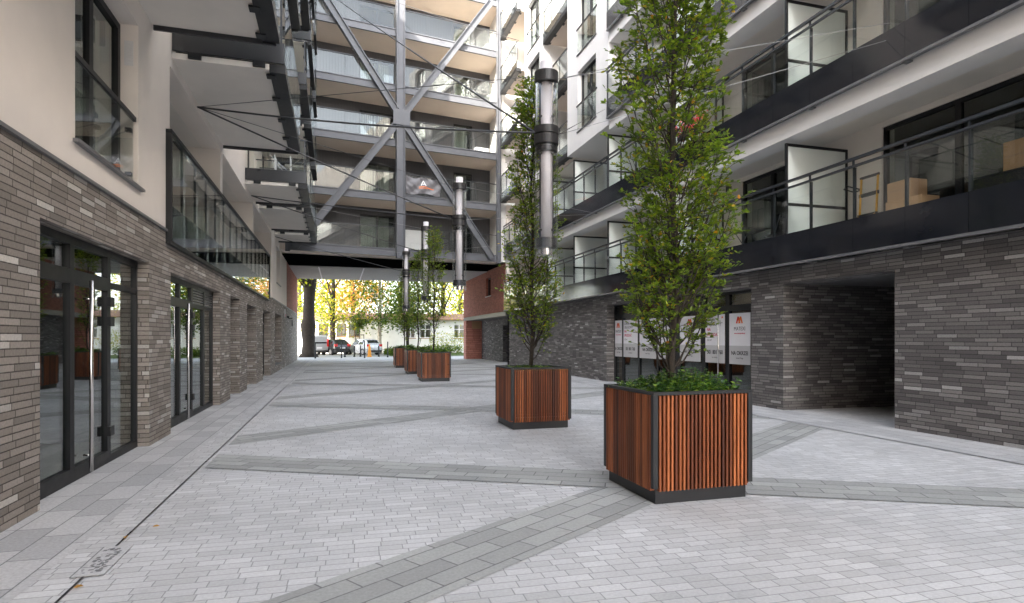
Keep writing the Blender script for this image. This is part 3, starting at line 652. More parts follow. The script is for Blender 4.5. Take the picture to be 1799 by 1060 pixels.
# banner, air conditioner
bn = thing('banner', 'crumpled dark grey banner with orange emblem tied to the glass railing of the braced building', 'banner', (3.14, 32.5, 0), math.atan2(0.148, 0.989))
b = MB(); nx, nz = 26, 14; random.seed(3)
def wr(i, j):
    u, v = i / nx, j / nz
    x = .36 + 1.9 * u + .10 * v * (u - .5); z = 9.42 + .93 * v - .10 * math.sin(math.pi * u * 2) ** 2 * (v) - .05 * math.sin(9 * u) * (1 - v)
    return (x, -.06 + .035 * math.sin(7 * u + 5 * v) + .03 * math.sin(15 * u - 8 * v) + .015 * math.sin(31 * u + 17 * v), z)
for i in range(nx):
    for j in range(nz): b.quad(wr(i, j), wr(i + 1, j), wr(i + 1, j + 1), wr(i, j + 1))
b.build('cloth', M['banner'], bn, True)
e = MB()
def strip(u0, v0, u1, v1, w_):
    n = 8
    for k in range(n):
        a = [wr((u0 + (u1 - u0) * t / n) * nx, (v0 + (v1 - v0) * t / n) * nz) for t in (k, k + 1)]
        p, q = [Vector(x) + Vector((0, -.012, 0)) for x in a]; d = (q - p).normalized(); s_ = Vector((-d.z, 0, d.x)) * w_
        e.quad(p - s_, q - s_, q + s_, p + s_)
strip(.43, .50, .50, .80, .02); strip(.50, .80, .57, .50, .02); strip(.47, .58, .53, .58, .02)
e.build('emblem', M['white'], bn); e = MB(); strip(.36, .42, .80, .40, .018); strip(.36, .33, .60, .32, .015); e.build('lettering', M['logo_orange'], bn)
ac = thing('air_conditioner', 'white air conditioner unit on a balcony of the braced building', 'air conditioner', (3.14, 32.5, 0), math.atan2(0.148, 0.989))
b = MB(); b.box(4.85, 5.65, 1.2, 1.5, 12.25, 12.85); b.build('housing', M['white'], ac)
b = MB(); 
for r_ in (.05, .12, .19): b.path([(5.10 + r_ * math.cos(a * math.pi / 12), 1.19, 12.55 + r_ * math.sin(a * math.pi / 12)) for a in range(25)], .012, 5)
b.build('fan_grille', M['dark'], ac)

# ------------------------------------------------------------------ planters, trees, lamps
def leaf(vs, fs, p, d, up, L, W):
    d = d.normalized(); s = d.cross(up)
    if s.length < 1e-4: s = d.orthogonal()
    s.normalize(); n = s.cross(d); o = len(vs)
    vs += [p, p + d * L * .35 + s * W * .5 + n * W * .12, p + d * L * .75 + s * W * .35 + n * W * .08, p + d * L - n * L * .08, p + d * L * .75 - s * W * .35 + n * W * .08, p + d * L * .35 - s * W * .5 + n * W * .12]
    fs += [(o, o + 1, o + 2, o + 3), (o, o + 3, o + 4, o + 5)]
def column_tree(seed, H, zb, radf, nbr, ntw, nleaf, LL, rt, low=10):
    """upright hornbeam: trunk with steep branches, twigs and single leaves"""
    rnd = random.Random(seed); tr = MB(); vs = []; fs = []
    npt = 12; tp = [Vector((.03 * math.sin(i * 1.3 + seed), .03 * math.cos(i * 1.7), H * i / npt)) for i in range(npt + 1)]
    tr.path(tp, [max(.006, rt * (1 - i / npt) ** .8 + .004) for i in range(npt + 1)], 9)
    def trunk(z): i = min(npt - 1, max(0, int(z / H * npt))); return tp[i].lerp(tp[i + 1], z / H * npt - i)
    for k in range(nbr):
        t = max(0, (k - low + rnd.random()) / (nbr - low)); z0 = .12 + (zb - .45 + (H - zb) * .95 * t) if k >= low else .15 + rnd.random() * (zb - .1)
        az = k * 2.39996 + rnd.uniform(-.3, .3); zt = min(H * .99, z0 + rnd.uniform(.7, 1.25) * (1 if z0 < H - 1.2 else .55))
        rr = radf(zt) * rnd.uniform(.55, 1.05); p0 = trunk(z0); p3 = trunk(zt) + Vector((math.cos(az) * rr, math.sin(az) * rr, 0))
        pts = []
        for i in range(7):
            s = i / 6; e = s ** .75
            pts.append(Vector((p0.x + (p3.x - p0.x) * e + rnd.uniform(-.02, .02), p0.y + (p3.y - p0.y) * e + rnd.uniform(-.02, .02), p0.z + (p3.z - p0.z) * (s ** 1.15))))
        br = max(.006, rt * .32 * (1 - .6 * z0 / H)); tr.path(pts, [br * (1 - .8 * i / 6) for i in range(7)], 5, cap=False)
        for j in range(ntw):
            s = rnd.uniform(.22, 1.0); i = min(5, int(s * 6)); q = pts[i].lerp(pts[i + 1], s * 6 - i)
            a2 = az + rnd.uniform(-1.9, 1.9); tl = rnd.uniform(.12, .36) * (1.1 - .4 * s)
            dr = Vector((math.cos(a2), math.sin(a2), rnd.uniform(.1, .9))).normalized()
            q2 = q + dr * tl * .5 + Vector((0, 0, .01)); q3 = q + dr * tl - Vector((0, 0, .03 * rnd.random()))
            tr.path([q, q2, q3], [.004, .003, .0015], 3, cap=False)
            for m in range(nleaf):
                u = rnd.uniform(.1, 1.05); pp = q.lerp(q2, u * 2) if u < .5 else q2.lerp(q3, u * 2 - 1)
                ld = (dr * .7 + Vector((rnd.uniform(-1, 1), rnd.uniform(-1, 1), rnd.uniform(-.35, .6)))).normalized()
                up = Vector((rnd.uniform(-.5, .5), rnd.uniform(-.5, .5), 1))
                s_ = rnd.uniform(.7, 1.25) * LL; leaf(vs, fs, pp, ld, up, s_, s_ * .58)
    return tr, vs, fs
def put_tree(name, label, cat, loc, data, lm, bm, group, rz=0):
    tr, vs, fs = data; t = thing(name, label, cat, loc, rz, group)
    tr.build('trunk', bm, t, True, False); lb = MB(); lb.v = [tuple(v) for v in vs]; lb.f = fs; lb.m = [0] * len(fs)
    lb.build('crown', lm, t, False, False); return t
def prof(pts):
    def f(z):
        for (a, ra), (b_, rb) in zip(pts, pts[1:]):
            if z <= b_: return ra + (rb - ra) * max(0, (z - a) / (b_ - a))
        return pts[-1][1]
    return f
dA = column_tree(4, 6.2, 1.0, prof([(0, .26), (.7, .48), (1.4, .61), (3.4, .62), (4.6, .56), (6.2, .1)]), 142, 16, 11, .050, .038, 30)
treeA = put_tree('hornbeam_tree', 'tall upright green hornbeam in the nearest slatted planter', 'tree', (3.43, 5.64, 1.0), dA, M['leaf'], M['bark'], 'hornbeams in the planters')
dB = column_tree(9, 5.45, 1.0, prof([(0, .3), (.7, .50), (1.8, .60), (3.0, .56), (4.2, .40), (5.45, .10)]), 115, 14, 9, .05, .037, 22)
treeB = put_tree('hornbeam_tree', 'slender hornbeam behind the foremost hanging lamp, in the second planter', 'tree', (3.43, 10.50, 1.0), dB, M['leaf'], M['bark'], 'hornbeams in the planters', 1.0)
dC = column_tree(21, 4.85, 1.0, prof([(0, .22), (1.2, .32), (3.2, .48), (4.2, .36), (4.85, .06)]), 70, 9, 7, .062, .03, 6)
treeC = put_tree('hornbeam_tree', 'small hornbeam in the third planter, in front of the passage', 'tree', (3.43, 22.37, 1.0), dC, M['leaf'], M['bark'], 'hornbeams in the planters', 1.0)
dup(treeC, (3.43, 27.0, 1.0), 2.2, 'small hornbeam in the fourth planter, half hidden behind the third', (.95, .95, .95))
dup(treeC, (3.43, 32.8, 1.0), 4.0, 'small hornbeam in the farthest planter, under the bridge front', (.9, .9, .9))

def make_planter():
    t = thing('planter', 'x', 'planter', (0, 0, 0), 0, 'slatted wood planters down the courtyard')
    O, Hh, zb = .555, 1.08, .13
    b = MB(); b.box(-.51, .51, -.51, .51, 0, .20); b.build('base', M['planter_metal'], t, bevel=.004)
    b = MB(); b.box(-.43, .43, -.43, .43, .201, .96); b.build('liner', M['zinc'], t)
    b = MB(); b.box(-O, O, -O, -O + .07, 1.05, Hh); b.box(-O, O, O - .07, O, 1.05, Hh); b.box(-O, -O + .07, -O + .071, O - .071, 1.05, Hh); b.box(O - .07, O, -O + .071, O - .071, 1.05, Hh); b.build('rim', M['planter_metal'], t)
    for sx in (-1, 1):
        for sy in (-1, 1):
            x0, x1 = sorted((sx * O, sx * (O - .05))); y0, y1 = sorted((sy * O, sy * (O - .05)))
            b = MB(); b.box(x0, x1, y0, y1, .16, 1.049); b.build('corner_post', M['planter_metal'], t)
    for side in range(4):
        b = MB(); n = 23; a0, a1 = -O + .075, O - .075
        for i in range(n):
            c = a0 + (a1 - a0) * i / (n - 1)
            if side == 0: b.box(c - .0105, c + .0105, -O, -O + .045, .13, 1.045)
            elif side == 1: b.box(c - .0105, c + .0105, O - .045, O, .13, 1.045)
            elif side == 2: b.box(-O, -O + .045, c - .0105, c + .0105, .13, 1.045)
            else: b.box(O - .045, O, c - .0105, c + .0105, .13, 1.045)
        sp = b.build('slat_panel', M['wood'], t)
        b = MB(); q = O - .075
        for z in (.22, .60, .98):
            if side == 0: b.box(-q, q, -O + .046, -O + .066, z, z + .035)
            elif side == 1: b.box(-q, q, O - .066, O - .046, z, z + .035)
            elif side == 2: b.box(-O + .046, -O + .066, -q, q, z, z + .035)
            else: b.box(O - .066, O - .046, -q, q, z, z + .035)
        b.build('batten', M['planter_metal'], sp)
    b = MB(); b.box(-.46, .46, -.46, .46, .961, 1.0); b.build('soil', M['soil'], t); return t
pl = make_planter(); pl.location = (3.43, 5.64, 0); pl['label'] = 'nearest of the dark planters clad in orange wooden slats'
for y, lb in ((10.50, 'second planter with orange wooden slats, below the foremost hanging lamp'), (22.37, 'wood slatted planter standing frontmost of the three far ones'), (27.0, 'wood slatted planter in the middle of the three far ones'), (32.8, 'wood slatted planter farthest away of all, near the bollards')):
    dup(pl, (3.43, y, 0), 0, lb)
def ivy(seed, n, hmax, label, loc, L=.075, spread=.50):
    rnd = random.Random(seed); vs = []; fs = []; st = MB()
    for i in range(n):
        x, y = rnd.uniform(-spread, spread), rnd.uniform(-spread, spread); h = rnd.uniform(.03, hmax) * (.55 + .45 * math.sin(3 * x + seed) * math.cos(4 * y))
        top = Vector((x + rnd.uniform(-.08, .08), y + rnd.uniform(-.08, .08), max(.05, h))); st.path([(x * .9, y * .9, 0), top], [.003, .002], 3, cap=False)
        for k in range(7):
            p = Vector((x * .9, y * .9, 0)).lerp(top, rnd.uniform(.35, 1)); a = rnd.uniform(0, 6.28)
            leaf(vs, fs, p, Vector((math.cos(a), math.sin(a), rnd.uniform(-.3, .5))), Vector((rnd.uniform(-.5, .5), rnd.uniform(-.5, .5), 1)), L * rnd.uniform(.6, 1.2), L * rnd.uniform(.5, .8))
    o = len(st.v); st.v += [tuple(v) for v in vs]; st.f += [[i + o for i in f] for f in fs]; st.m += [0] * len(fs)
    ob = st.build('ground_cover', M['ivy'], None, False, False); ob.location = loc; return tag(ob, label, 'plants', None, 'stuff')
ivy(1, 700, .30, 'leafy ivy and shrubs filling the top of the nearest planter', (3.43, 5.64, 1.0), .05, .47)
ivy(2, 200, .12, 'low dark ivy filling the second planter', (3.43, 10.50, 1.0), .05)
for i, y in enumerate((22.37, 27.0, 32.8)): ivy(5 + i, 130, .34, ('fresh green plants in the frontmost far planter', 'fresh green plants in the middle far planter', 'fresh green plants in the farthest planter')[i], (3.43, y, 1.0), .12)

def make_lamp():
    t = thing('hanging_lamp', 'x', 'lamp', (0, 0, 0), 0, 'tubular lamps hung on cables')
    b = MB(); b.cyl((0, 0), .105, .105, 3.16, 6.33, 28); b.build('inner_tube', M['tube'], t, True)
    b = MB(); b.ring((0, 0), .200, .194, 2.98, 6.0, 36); b.build('glass_tube', M['tube_glass'], t, True)
    for z0, z1, r in ((5.96, 6.14, .205), (5.08, 5.20, .212), (4.90, 5.06, .212), (4.78, 4.86, .19), (3.14, 3.30, .192)):
        b = MB(); b.ring((0, 0), r, .106, z0, z1, 32); b.build('collar', M['ring'], t)
    b = MB()
    for k in range(4):
        a = .5 + k * math.pi / 2; x, y = .15 * math.cos(a), .15 * math.sin(a); b.path([(x, y, 3.2), (x, y, 6.0)], .011, 8)
        for z in (3.42, 5.35, 4.72, 5.9): b.box(x - .022, x + .022, y - .022, y + .022, z, z + .03)
    b.build('rod', M['ring'], t)
    b = MB(); b.cyl((0, 0), .10, .10, 3.02, 3.139, 24); b.build('diffuser', M['chrome'], t); return t
LY = [9.68, 17.36, 24.4, 31.75]
lamp = make_lamp(); lamp.location = (3.42, LY[0], 0); lamp['label'] = 'largest and nearest hanging tube lamp, before the slender hornbeam'
for y, lb in zip(LY[1:], ('second hanging tube lamp, in front of the lower right steel brace', 'third hanging tube lamp, beside the small hornbeam crown', 'farthest and smallest hanging tube lamp, by the steel column')): dup(lamp, (3.42, y, 0), 0, lb)
def cable(p, q, r=.012, sag=.03, mat='cable', label=''):
    p, q = Vector(p), Vector(q); n = 10; L = (q - p).length
    b = MB(); b.path([p.lerp(q, i / n) - Vector((0, 0, sag * L * 4 * (i / n) * (1 - i / n) * .25)) for i in range(n + 1)], r, 6)
    o = b.build('suspension_cable', M[mat], None, True); return tag(o, label, 'cable', 'steel cables holding the hanging lamps')
def lm(i, part, side):
    return (3.42 + .2 * side, LY[i], {'top': 6.06, 'mid': 5.1, 'low': 4.9}[part])
A1, A2, A3 = (-2.68, 13.09, 6.17), (-2.72, 20.99, 6.22), (-2.78, 29.2, 6.22)
C_ = cable
C_(A1, lm(0, 'mid', -1), .017, .05, label='thick cable from the plaster wall to the middle collar of the nearest lamp')
C_(A1, lm(0, 'top', -1), .006, .0, label='thin cable from the plaster wall to the top collar of the nearest lamp')
C_(A1, lm(1, 'mid', -1), .017, .02, label='thick cable sloping from the near wall anchor to the collar of the second lamp')
C_(A1, lm(1, 'top', -1), .006, .0, label='thin cable sloping from the near wall anchor to the top of the second lamp')
C_((-1.0, 31.7, 19.4), lm(0, 'mid', -1), .020, .01, label='thick diagonal cable from the top of the braced front to the nearest lamp')
C_((1.9, 32.15, 19.6), (9.2, 30.4, 17.4), .014, .03, label='cable crossing the top floors of the braced front to the white block')
C_(A2, lm(1, 'mid', -1), .016, .02, label='cable from the second wall anchor to the collar of the second lamp')
C_(A2, lm(2, 'mid', -1), .018, .02, label='cable from the second wall anchor to the collar of the third lamp')
C_(A2, lm(2, 'top', -1), .0045, .0, 'cable_pale', 'pale thin cable from the second wall anchor to the top of the third lamp')
C_(A3, lm(3, 'mid', -1), .016, .02, label='cable from the farthest wall anchor to the collar of the farthest lamp')
C_(A3, lm(3, 'top', -1), .0045, .0, 'cable_pale', 'pale thin cable from the farthest wall anchor to the top of the farthest lamp')
C_(lm(0, 'mid', 1), (9.2, 8.2, 6.8), .0045, .0, 'cable_pale', 'pale cable from the nearest lamp collar to the near dark balcony fascia')
C_(lm(0, 'top', 1), (9.2, 8.16, 7.08), .0045, .0, 'cable_pale', 'pale cable from the nearest lamp top to the near dark balcony fascia')
C_(lm(0, 'top', 1), (9.28, 19.54, 11.24), .007, .0, 'cable', 'thin cable rising from the nearest lamp top to the white bay')
C_(lm(0, 'mid', 1), (9.28, 19.9, 9.9), .007, .0, 'cable', 'thin cable rising from the nearest lamp collar to the white bay')
C_(lm(1, 'mid', 1), (9.2, 20.73, 6.25), .0045, .0, 'cable_pale', 'pale cable from the second lamp collar to the long balcony edge')
C_(lm(1, 'top', 1), (9.2, 20.73, 6.3), .0045, .0, 'cable_pale', 'pale cable from the second lamp top to the long balcony edge')
C_(lm(2, 'mid', 1), (9.2, 27.5, 6.3), .0045, .0, 'cable_pale', 'pale cable from the third lamp collar to the far end of the long balcony')

# ------------------------------------------------------------------ posters on the shop windows
def text(par, s, size, y, z, x, mat, name='lettering', bold=0.0, align='CENTER', sx=1.0):
    cu = bpy.data.curves.new(name, 'FONT'); cu.body = s; cu.size = size; cu.align_x = align; cu.extrude = .0008; cu.offset = bold
    to = bpy.data.objects.new(name, cu); COL.objects.link(to); bpy.context.view_layer.update()
    me = bpy.data.meshes.new_from_object(to.evaluated_get(bpy.context.evaluated_depsgraph_get())); bpy.data.objects.remove(to)
    me.materials.clear(); me.materials.append(M[mat])
    me.transform(Matrix(((0, 0, -1, x), (-sx, 0, 0, y), (0, 1, 0, z), (0, 0, 0, 1))))
    o = bpy.data.objects.new(name, me); COL.objects.link(o); o.parent = par; return o
PX = 9.45 + D0 - .012
def poster(ya, yb, kind, label):
    t = thing('poster', label, 'poster', (0, 0, 0), 0, 'sale posters on the shop windows'); yc, W = (ya + yb) / 2, yb - ya
    b = MB(); b.box(PX, PX + .006, ya, yb, 1.40, 2.23); b.build('sheet', M['white'], t)
    b = MB(); b.box(PX, PX + .006, ya, yb, .93, 1.399); b.build('lower_band', M['print_grey'], t)
    x = PX - .002
    def emblem(cy, cz, s):
        for k, (mat, o) in enumerate((('logo_red', .42), ('logo_orange', -.34))):
            m = MB()
            for (a0, a1) in (((-.5, 0), (0, 1)), ((0, 1), (.5, 0))):
                w_ = .235; P = [(a0[0] - w_, a0[1]), (a0[0] + w_, a0[1]), (a1[0] + w_, a1[1]), (a1[0] - w_, a1[1])]
                xx = x - .001 * (k + 1)
                m.add([(xx, cy - (q[0] - o * -1 if False else q[0] - o) * s * .52 * 1.0, cz + q[1] * s * .72) for q in P], [(0, 1, 2, 3)])
            m.build('emblem', M[mat], t)
    if kind == 'A':
        emblem(yc, 1.97, .24); text(t, 'MATEXI', .135, yc, 1.79, x, 'ink', sx=.95); text(t, 'www.matexipolska.pl', .05, yc, 1.70, x, 'ink_red', bold=.001)
        text(t, 'NA OKRZEI', .135, yc, 1.17, x, 'ink', bold=.004, sx=.95); text(t, 'nowa Praga', .06, yc, 1.07, x, 'ink')
    else:
        yl = yb - .07
        text(t, 'LOKAL', .12, yl, 2.07, x, 'ink', align='LEFT'); text(t, 'USŁUGOWY', .12, yl, 1.93, x, 'ink', align='LEFT', sx=.95); text(t, 'NA', .12, yl, 1.79, x, 'ink_red', align='LEFT', bold=.002); text(t, 'SPRZEDAŻ', .12, yl, 1.65, x, 'ink_red', align='LEFT', bold=.002, sx=.95)
        text(t, '122 m²', .08, yl, 1.52, x, 'ink', align='LEFT'); text(t, '501 801 760', .15, yc, 1.17, x, 'ink', bold=.004, sx=.92); text(t, 'NA OKRZEI', .05, yc, 1.06, x, 'ink')
        emblem(ya + .10, 2.12, .07)
    return t
poster(12.50, 13.33, 'A', 'emblem poster next to the dark brick pier, the rightmost sale poster')
poster(13.52, 14.38, 'B', 'text poster with phone number beside the shop door handle')
poster(14.62, 15.67, 'A', 'wide emblem poster partly behind the nearest tree trunk')
poster(15.95, 16.96, 'B', 'text poster hidden by leaves, behind the lower branches left of the trunk')
poster(17.06, 18.15, 'A', 'emblem poster with leaves over it, third from the grey brick corner')
poster(18.29, 19.33, 'B', 'text poster below the louvres, second from the grey brick corner')
poster(19.46, 20.00, 'A', 'narrow emblem poster by the grey brick corner, the leftmost sale poster')

# ------------------------------------------------------------------ things on the balconies
FZ = Z1 + .5
t = thing('hand_truck', 'yellow and black folding hand truck leaning in the first floor balcony corner', 'hand truck', (10.35, 9.74, FZ))
b = MB()
for y in (-.2, .2): b.path([(0.05, y, .05), (.12, y, 1.22)], .022, 8); 
b.path([(-.22, .22, .02), (-.2, .22, .22), (.06, .21, .42)], .022, 8); b.path([(-.22, -.18, .02), (-.2, -.18, .22), (.06, -.19, .42)], .022, 8); b.build('frame', M['yellow'], t, True)
b = MB(); b.path([(.12, -.22, 1.22), (.12, .22, 1.22)], .03, 8); b.bar((.10, -.23, .85), (.10, .23, .85), (0, 0, .035), (.02, 0, 0)); b.bar((.06, -.23, .42), (.06, .23, .42), (0, 0, .03), (.02, 0, 0)); b.path([(.1, .22, 1.0), (-.12, .34, 1.08), (-.16, .38, 1.02), (.0, .26, .94), (.1, .22, .98)], .014, 6)
b.build('crossbar', M['dark'], t)
for y in (-.25, .25):
    b = MB(); b.path([(0, y - .02, .09), (0, y + .02, .09)], .09, 16); b.build('wheel', M['rubber'], t)
def carton(loc, sx, sy, sz, label, rz=0):
    t = thing('cardboard_box', label, 'box', loc, rz, 'cardboard boxes on the first floor balcony')
    b = MB(); b.box(-sx, sx, -sy, sy, 0, sz); b.build('body', M['carton'], t, bevel=.006)
    b = MB(); b.box(-sx - .002, -sx, -sy, sy, sz * .48, sz * .54); b.box(-.03, .03, -sy + .01, sy - .01, sz, sz + .002); b.build('tape', plain('tape', (0.36, 0.23, 0.13), 0.4), t)
carton((10.4, 8.74, FZ), .22, .37, .52, 'larger cardboard box at the bottom of the balcony stack')
carton((10.42, 8.86, FZ + .524), .2, .25, .36, 'smaller cardboard box on top of the balcony stack')
carton((10.75, 6.98, FZ + .62), .2, .25, .50, 'upright tan box with printed marks on the dark crate, near the picture edge')
b = MB(); b.box(-.3, .3, -.5, .5, 0, .6); t = thing('crate', 'dark crate under the upright tan box on the balcony', 'crate', (10.72, 7.2, FZ)); b.build('body', M['dark'], t, bevel=.01); b = MB(); b.box(-.31, .31, -.51, .51, .601, .615); b.build('lid', M['fascia_grey'], t)
t = thing('folding_table', 'dark folding bistro table behind the balcony glass', 'table', (10.4, 13.35, FZ))
b = MB(); b.box(-.33, .33, -.4, .4, .70, .73); b.build('tabletop', M['fascia_grey'], t)
b = MB()
for x in (-.25, .25): b.path([(x, -.32, 0), (x, .3, .70)], .012, 6); b.path([(x, .32, 0), (x, -.3, .70)], .012, 6)
b.build('leg', M['steel'], t)
t = thing('folding_chair', 'dark folding chair beside the bistro table on the balcony', 'chair', (10.4, 12.35, FZ))
b = MB(); b.box(-.2, .2, -.2, .18, .43, .455); b.build('seat', M['fascia_grey'], t)
b = MB()
for x in (-.2, .2): b.path([(x, .22, 0), (x, -.18, .5), (x, -.34, .88)], .012, 6); b.path([(x, -.28, 0), (x, .2, .45)], .012, 6)
b.build('leg', M['steel'], t)
b = MB(); b.bar((-.2, -.32, .78), (.2, -.32, .78), (0, 0, .07), (0, .008, .0)); b.build('backrest', M['fascia_grey'], t)
b = MB(); rr = random.Random(2)
b.path([(0, 0, 0), (.01, 0, .10), (0, .01, .2), (.0, 0, .30)], [.13, .15, .10, .03], 10); o = b.build('bag', M['white'], None, True); o.location = (10.1, 10.6, FZ); tag(o, 'small white bag left by the frosted partition on the first floor balcony', 'bag')
vs, fs = [], []; rnd = random.Random(7)
for i in range(420):
    a, r_, z = rnd.uniform(0, 6.28), abs(rnd.gauss(0, .13)), rnd.uniform(-.15, .2); y = rnd.uniform(-.55, .55)
    leaf(vs, fs, Vector((math.cos(a) * r_ * .8, y, z + math.sin(a) * r_)), Vector((rnd.uniform(-1, 1), rnd.uniform(-1, 1), rnd.uniform(-.5, 1))), Vector((0, 0, 1)), .07, .05)
t = thing('flower_box', 'pink flowers hanging on the second floor balcony behind the nearest tree', 'flowers', (9.02, 13.95, 7.22))
lb = MB(); lb.v = [tuple(v) for v in vs]; lb.f = fs; lb.m = [0] * len(fs); lb.build('blossom', M['pink'], t, False, False)['kind'] = 'stuff'
b = MB(); b.box(-.09, .09, -.55, .55, -.22, -.06); b.build('box', M['dark'], t)
def rack(loc, label, rz=0):
    t = thing('drying_rack', label, 'drying rack', loc, rz)
    b = MB()
    for y in (-.3, .3): b.path([(-.5, y, 0), (.5, y, .9)], .01, 6); b.path([(.5, y, 0), (-.5, y, .9)], .01, 6)
    for i in range(7): b.path([(-.5 + i * .166, -.32, .92), (-.5 + i * .166, .32, .92)], .006, 5)
    b.build('frame', M['chrome'], t)
    b = MB(); b.box(-.36, -.34, -.28, .28, .35, .93); b.box(.10, .12, -.25, .25, .45, .93); b.build('cloth', M['white'], t)
rack((-1.6, 20.6, 6.5), 'metal drying rack with white laundry on the cream block balcony')
t = thing('parasol', 'folded dark parasol leaning on a balcony of the cream block', 'parasol', (-2.0, 12.1, 6.52), 0)
b = MB(); b.path([(0, 0, 0), (.1, .1, 2.0)], .02, 8); b.build('pole', M['chrome'], t); b = MB(); b.path([(.03, .03, .7), (.05, .05, 1.0), (.09, .09, 1.9)], [.03, .09, .03], 10); b.build('canopy', M['dark'], t, True)

# ------------------------------------------------------------------ street behind the passage
HS = thing('low_house', 'low white house with red tiled roof and barred windows across the street', 'house', (0, 64, 0))
wo = [(-1.95, -1.0, 1.75, 3.1), (-.2, .75, 1.75, 3.1), (1.05, 2.1, 1.75, 3.1), (6.9, 7.8, 1.6, 3.05), (8.3, 9.5, 1.6, 3.05), (12, 13.2, 1.6, 3.05), (15, 16.2, 1.6, 3.05), (-6, -5, 1.75, 3.1)]
fH = lambda u, z, d: (u, d, z)
b = MB(); b.wall(-9, 24, 0, 3.7, wo, 0, .4, fH); b.box(2.9, 3.4, -.08, -.003, 0, 3.6); b.box(-9, 24, 7.6, 8, 0, 3.7); b.build('wall', M['house'], HS)
b = MB(); b.quad((-9.4, -.5, 3.62), (24.4, -.5, 3.62), (24.4, 4, 4.35), (-9.4, 4, 4.35)); b.quad((-9.4, 8.5, 3.62), (24.4, 8.5, 3.62), (24.4, 4, 4.35), (-9.4, 4, 4.35)); b.box(-9.4, 24.4, -.5, -.4, 3.5, 3.615); b.build('roof', M['tile'], HS)
for o in wo:
    wf = window(HS, fH, *o, .1, 1, .07, (o[2] + o[3]) / 2 + .2, frame='white' if o[0] > 4 else 'carton')
    if o[0] < 4:
        b = MB()
        for i in range(7): b.path([(o[0] + .08 + i * (o[1] - o[0] - .16) / 6, .02, o[2] + .02), (o[0] + .08 + i * (o[1] - o[0] - .16) / 6, .02, o[3] - .02)], .02, 5)
        b.build('bars', M['dark'], wf)
    b = MB(); b.box(o[0] - .1, o[1] + .1, -.06, .09, o[2] - .08, o[2] - .003); b.build('sill', M['carton'], wf)

def crown(seed, n, cx, zc, rx, rz, L, clumps=26):
    rnd = random.Random(seed); vs, fs = [], []; cl = []
    for i in range(clumps):
        a, r_ = rnd.uniform(0, 6.28), rx * math.sqrt(rnd.random()); z = zc + rz * rnd.uniform(-1, 1); k = math.sqrt(max(.1, 1 - ((z - zc) / rz) ** 2)); cl.append(Vector((math.cos(a) * r_ * k, math.sin(a) * r_ * k, z)))
    for i in range(n):
        c = cl[i % clumps]; s = rx * .30; p = c + Vector((rnd.gauss(0, s), rnd.gauss(0, s), rnd.gauss(0, s * .7)))
        leaf(vs, fs, p, Vector((rnd.uniform(-1, 1), rnd.uniform(-1, 1), rnd.uniform(-.9, .4))), Vector((rnd.uniform(-1, 1), rnd.uniform(-1, 1), 1)), L * rnd.uniform(.6, 1.3), L * .7)
    return vs, fs, cl
def street_tree(label, loc, tr_r, H, zc, rx, rz, lmat, bmat, n=3600, L=.28, seed=1, knob=False):
    t = thing('street_tree', label, 'tree', loc); vs, fs, cl = crown(seed, n, 0, zc, rx, rz, L); rnd = random.Random(seed)
    b = MB(); pts = [(.02 * math.sin(i + seed) * H / 4, 0, H * i / 8) for i in range(9)]
    rad = [tr_r * (1.25 if i == 0 else 1 - .5 * i / 8) for i in range(9)]
    if knob: pts = [(0, 0, 0), (0, 0, .35), (0, 0, 1.2), (-.05, 0, 2.2), (-.05, 0, 2.7), (0, 0, 3.2), (0, 0, 4.3), (.05, 0, 5.4), (.1, 0, 6.4), (.3, 0, 8)]; rad = [tr_r * x for x in (1.5, 1.08, .9, 1.05, 1.12, .88, .82, .85, 1.0, .5)]
    b.path(pts, rad, 12)
    for c in cl[::2]:
        p0 = Vector(pts[-3]) if knob else Vector((0, 0, min(H * .9, max(H * .35, c.z - rx * .8)))); b.path([p0, p0.lerp(c, .5) + Vector((0, 0, .2)), c], [tr_r * .3, tr_r * .18, .02], 6, cap=False)
    b.build('trunk', M[bmat], t, True, False); lb = MB(); lb.v = [tuple(v) for v in vs]; lb.f = fs; lb.m = [0] * len(fs); lb.build('crown', M[lmat], t, False, False); return t
street_tree('massive dark knotted trunk beside the grey van at the passage mouth', (-2.42, 53.2, 0), .56, 8, 10.5, 4.5, 3.2, 'leaf_yellow', 'bark_dark', 2600, .3, 1, True)
street_tree('slim brown tree with yellow leaves behind the black car', (-.55, 61.5, 0), .30, 9, 7.2, 3.6, 4.2, 'leaf_yellow', 'bark', 4200, .26, 2)
street_tree('pale barked tree with green and yellow leaves behind the white car', (3.95, 61, 0), .22, 9, 6.6, 3.0, 3.6, 'leaf_green', 'bark_pale', 3000, .26, 3)
street_tree('orange leaved tree rising behind the tiled roof', (1.6, 74, 0), .35, 10, 9.0, 4.2, 5.0, 'leaf_orange', 'bark', 3600, .32, 4)
street_tree('bright yellow tree behind the roof at the passage wall side', (-4.5, 76, 0), .35, 10, 9.0, 4.5, 5.5, 'leaf_yellow', 'bark', 3600, .32, 5)
street_tree('yellow tree with bare boughs near the red brick pier', (11.2, 66, 0), .34, 10, 7.8, 3.8, 4.2, 'leaf_yellow', 'bark', 2600, .28, 6)
street_tree('dark green round tree above the three far planters', (6.4, 58.5, 0), .16, 6, 4.6, 1.9, 2.0, 'leaf_green', 'bark_dark', 2400, .22, 7)
street_tree('green tree behind the lamps, beyond the far planters', (7.5, 76, 0), .35, 10, 9.5, 4.4, 5.5, 'leaf_green', 'bark', 3600, .32, 8)
street_tree('tall pale yellow tree behind the house near the brick pier', (15.5, 78, 0), .35, 10, 9.5, 4.6, 5.5, 'leaf_yellow', 'bark', 3200, .32, 9)
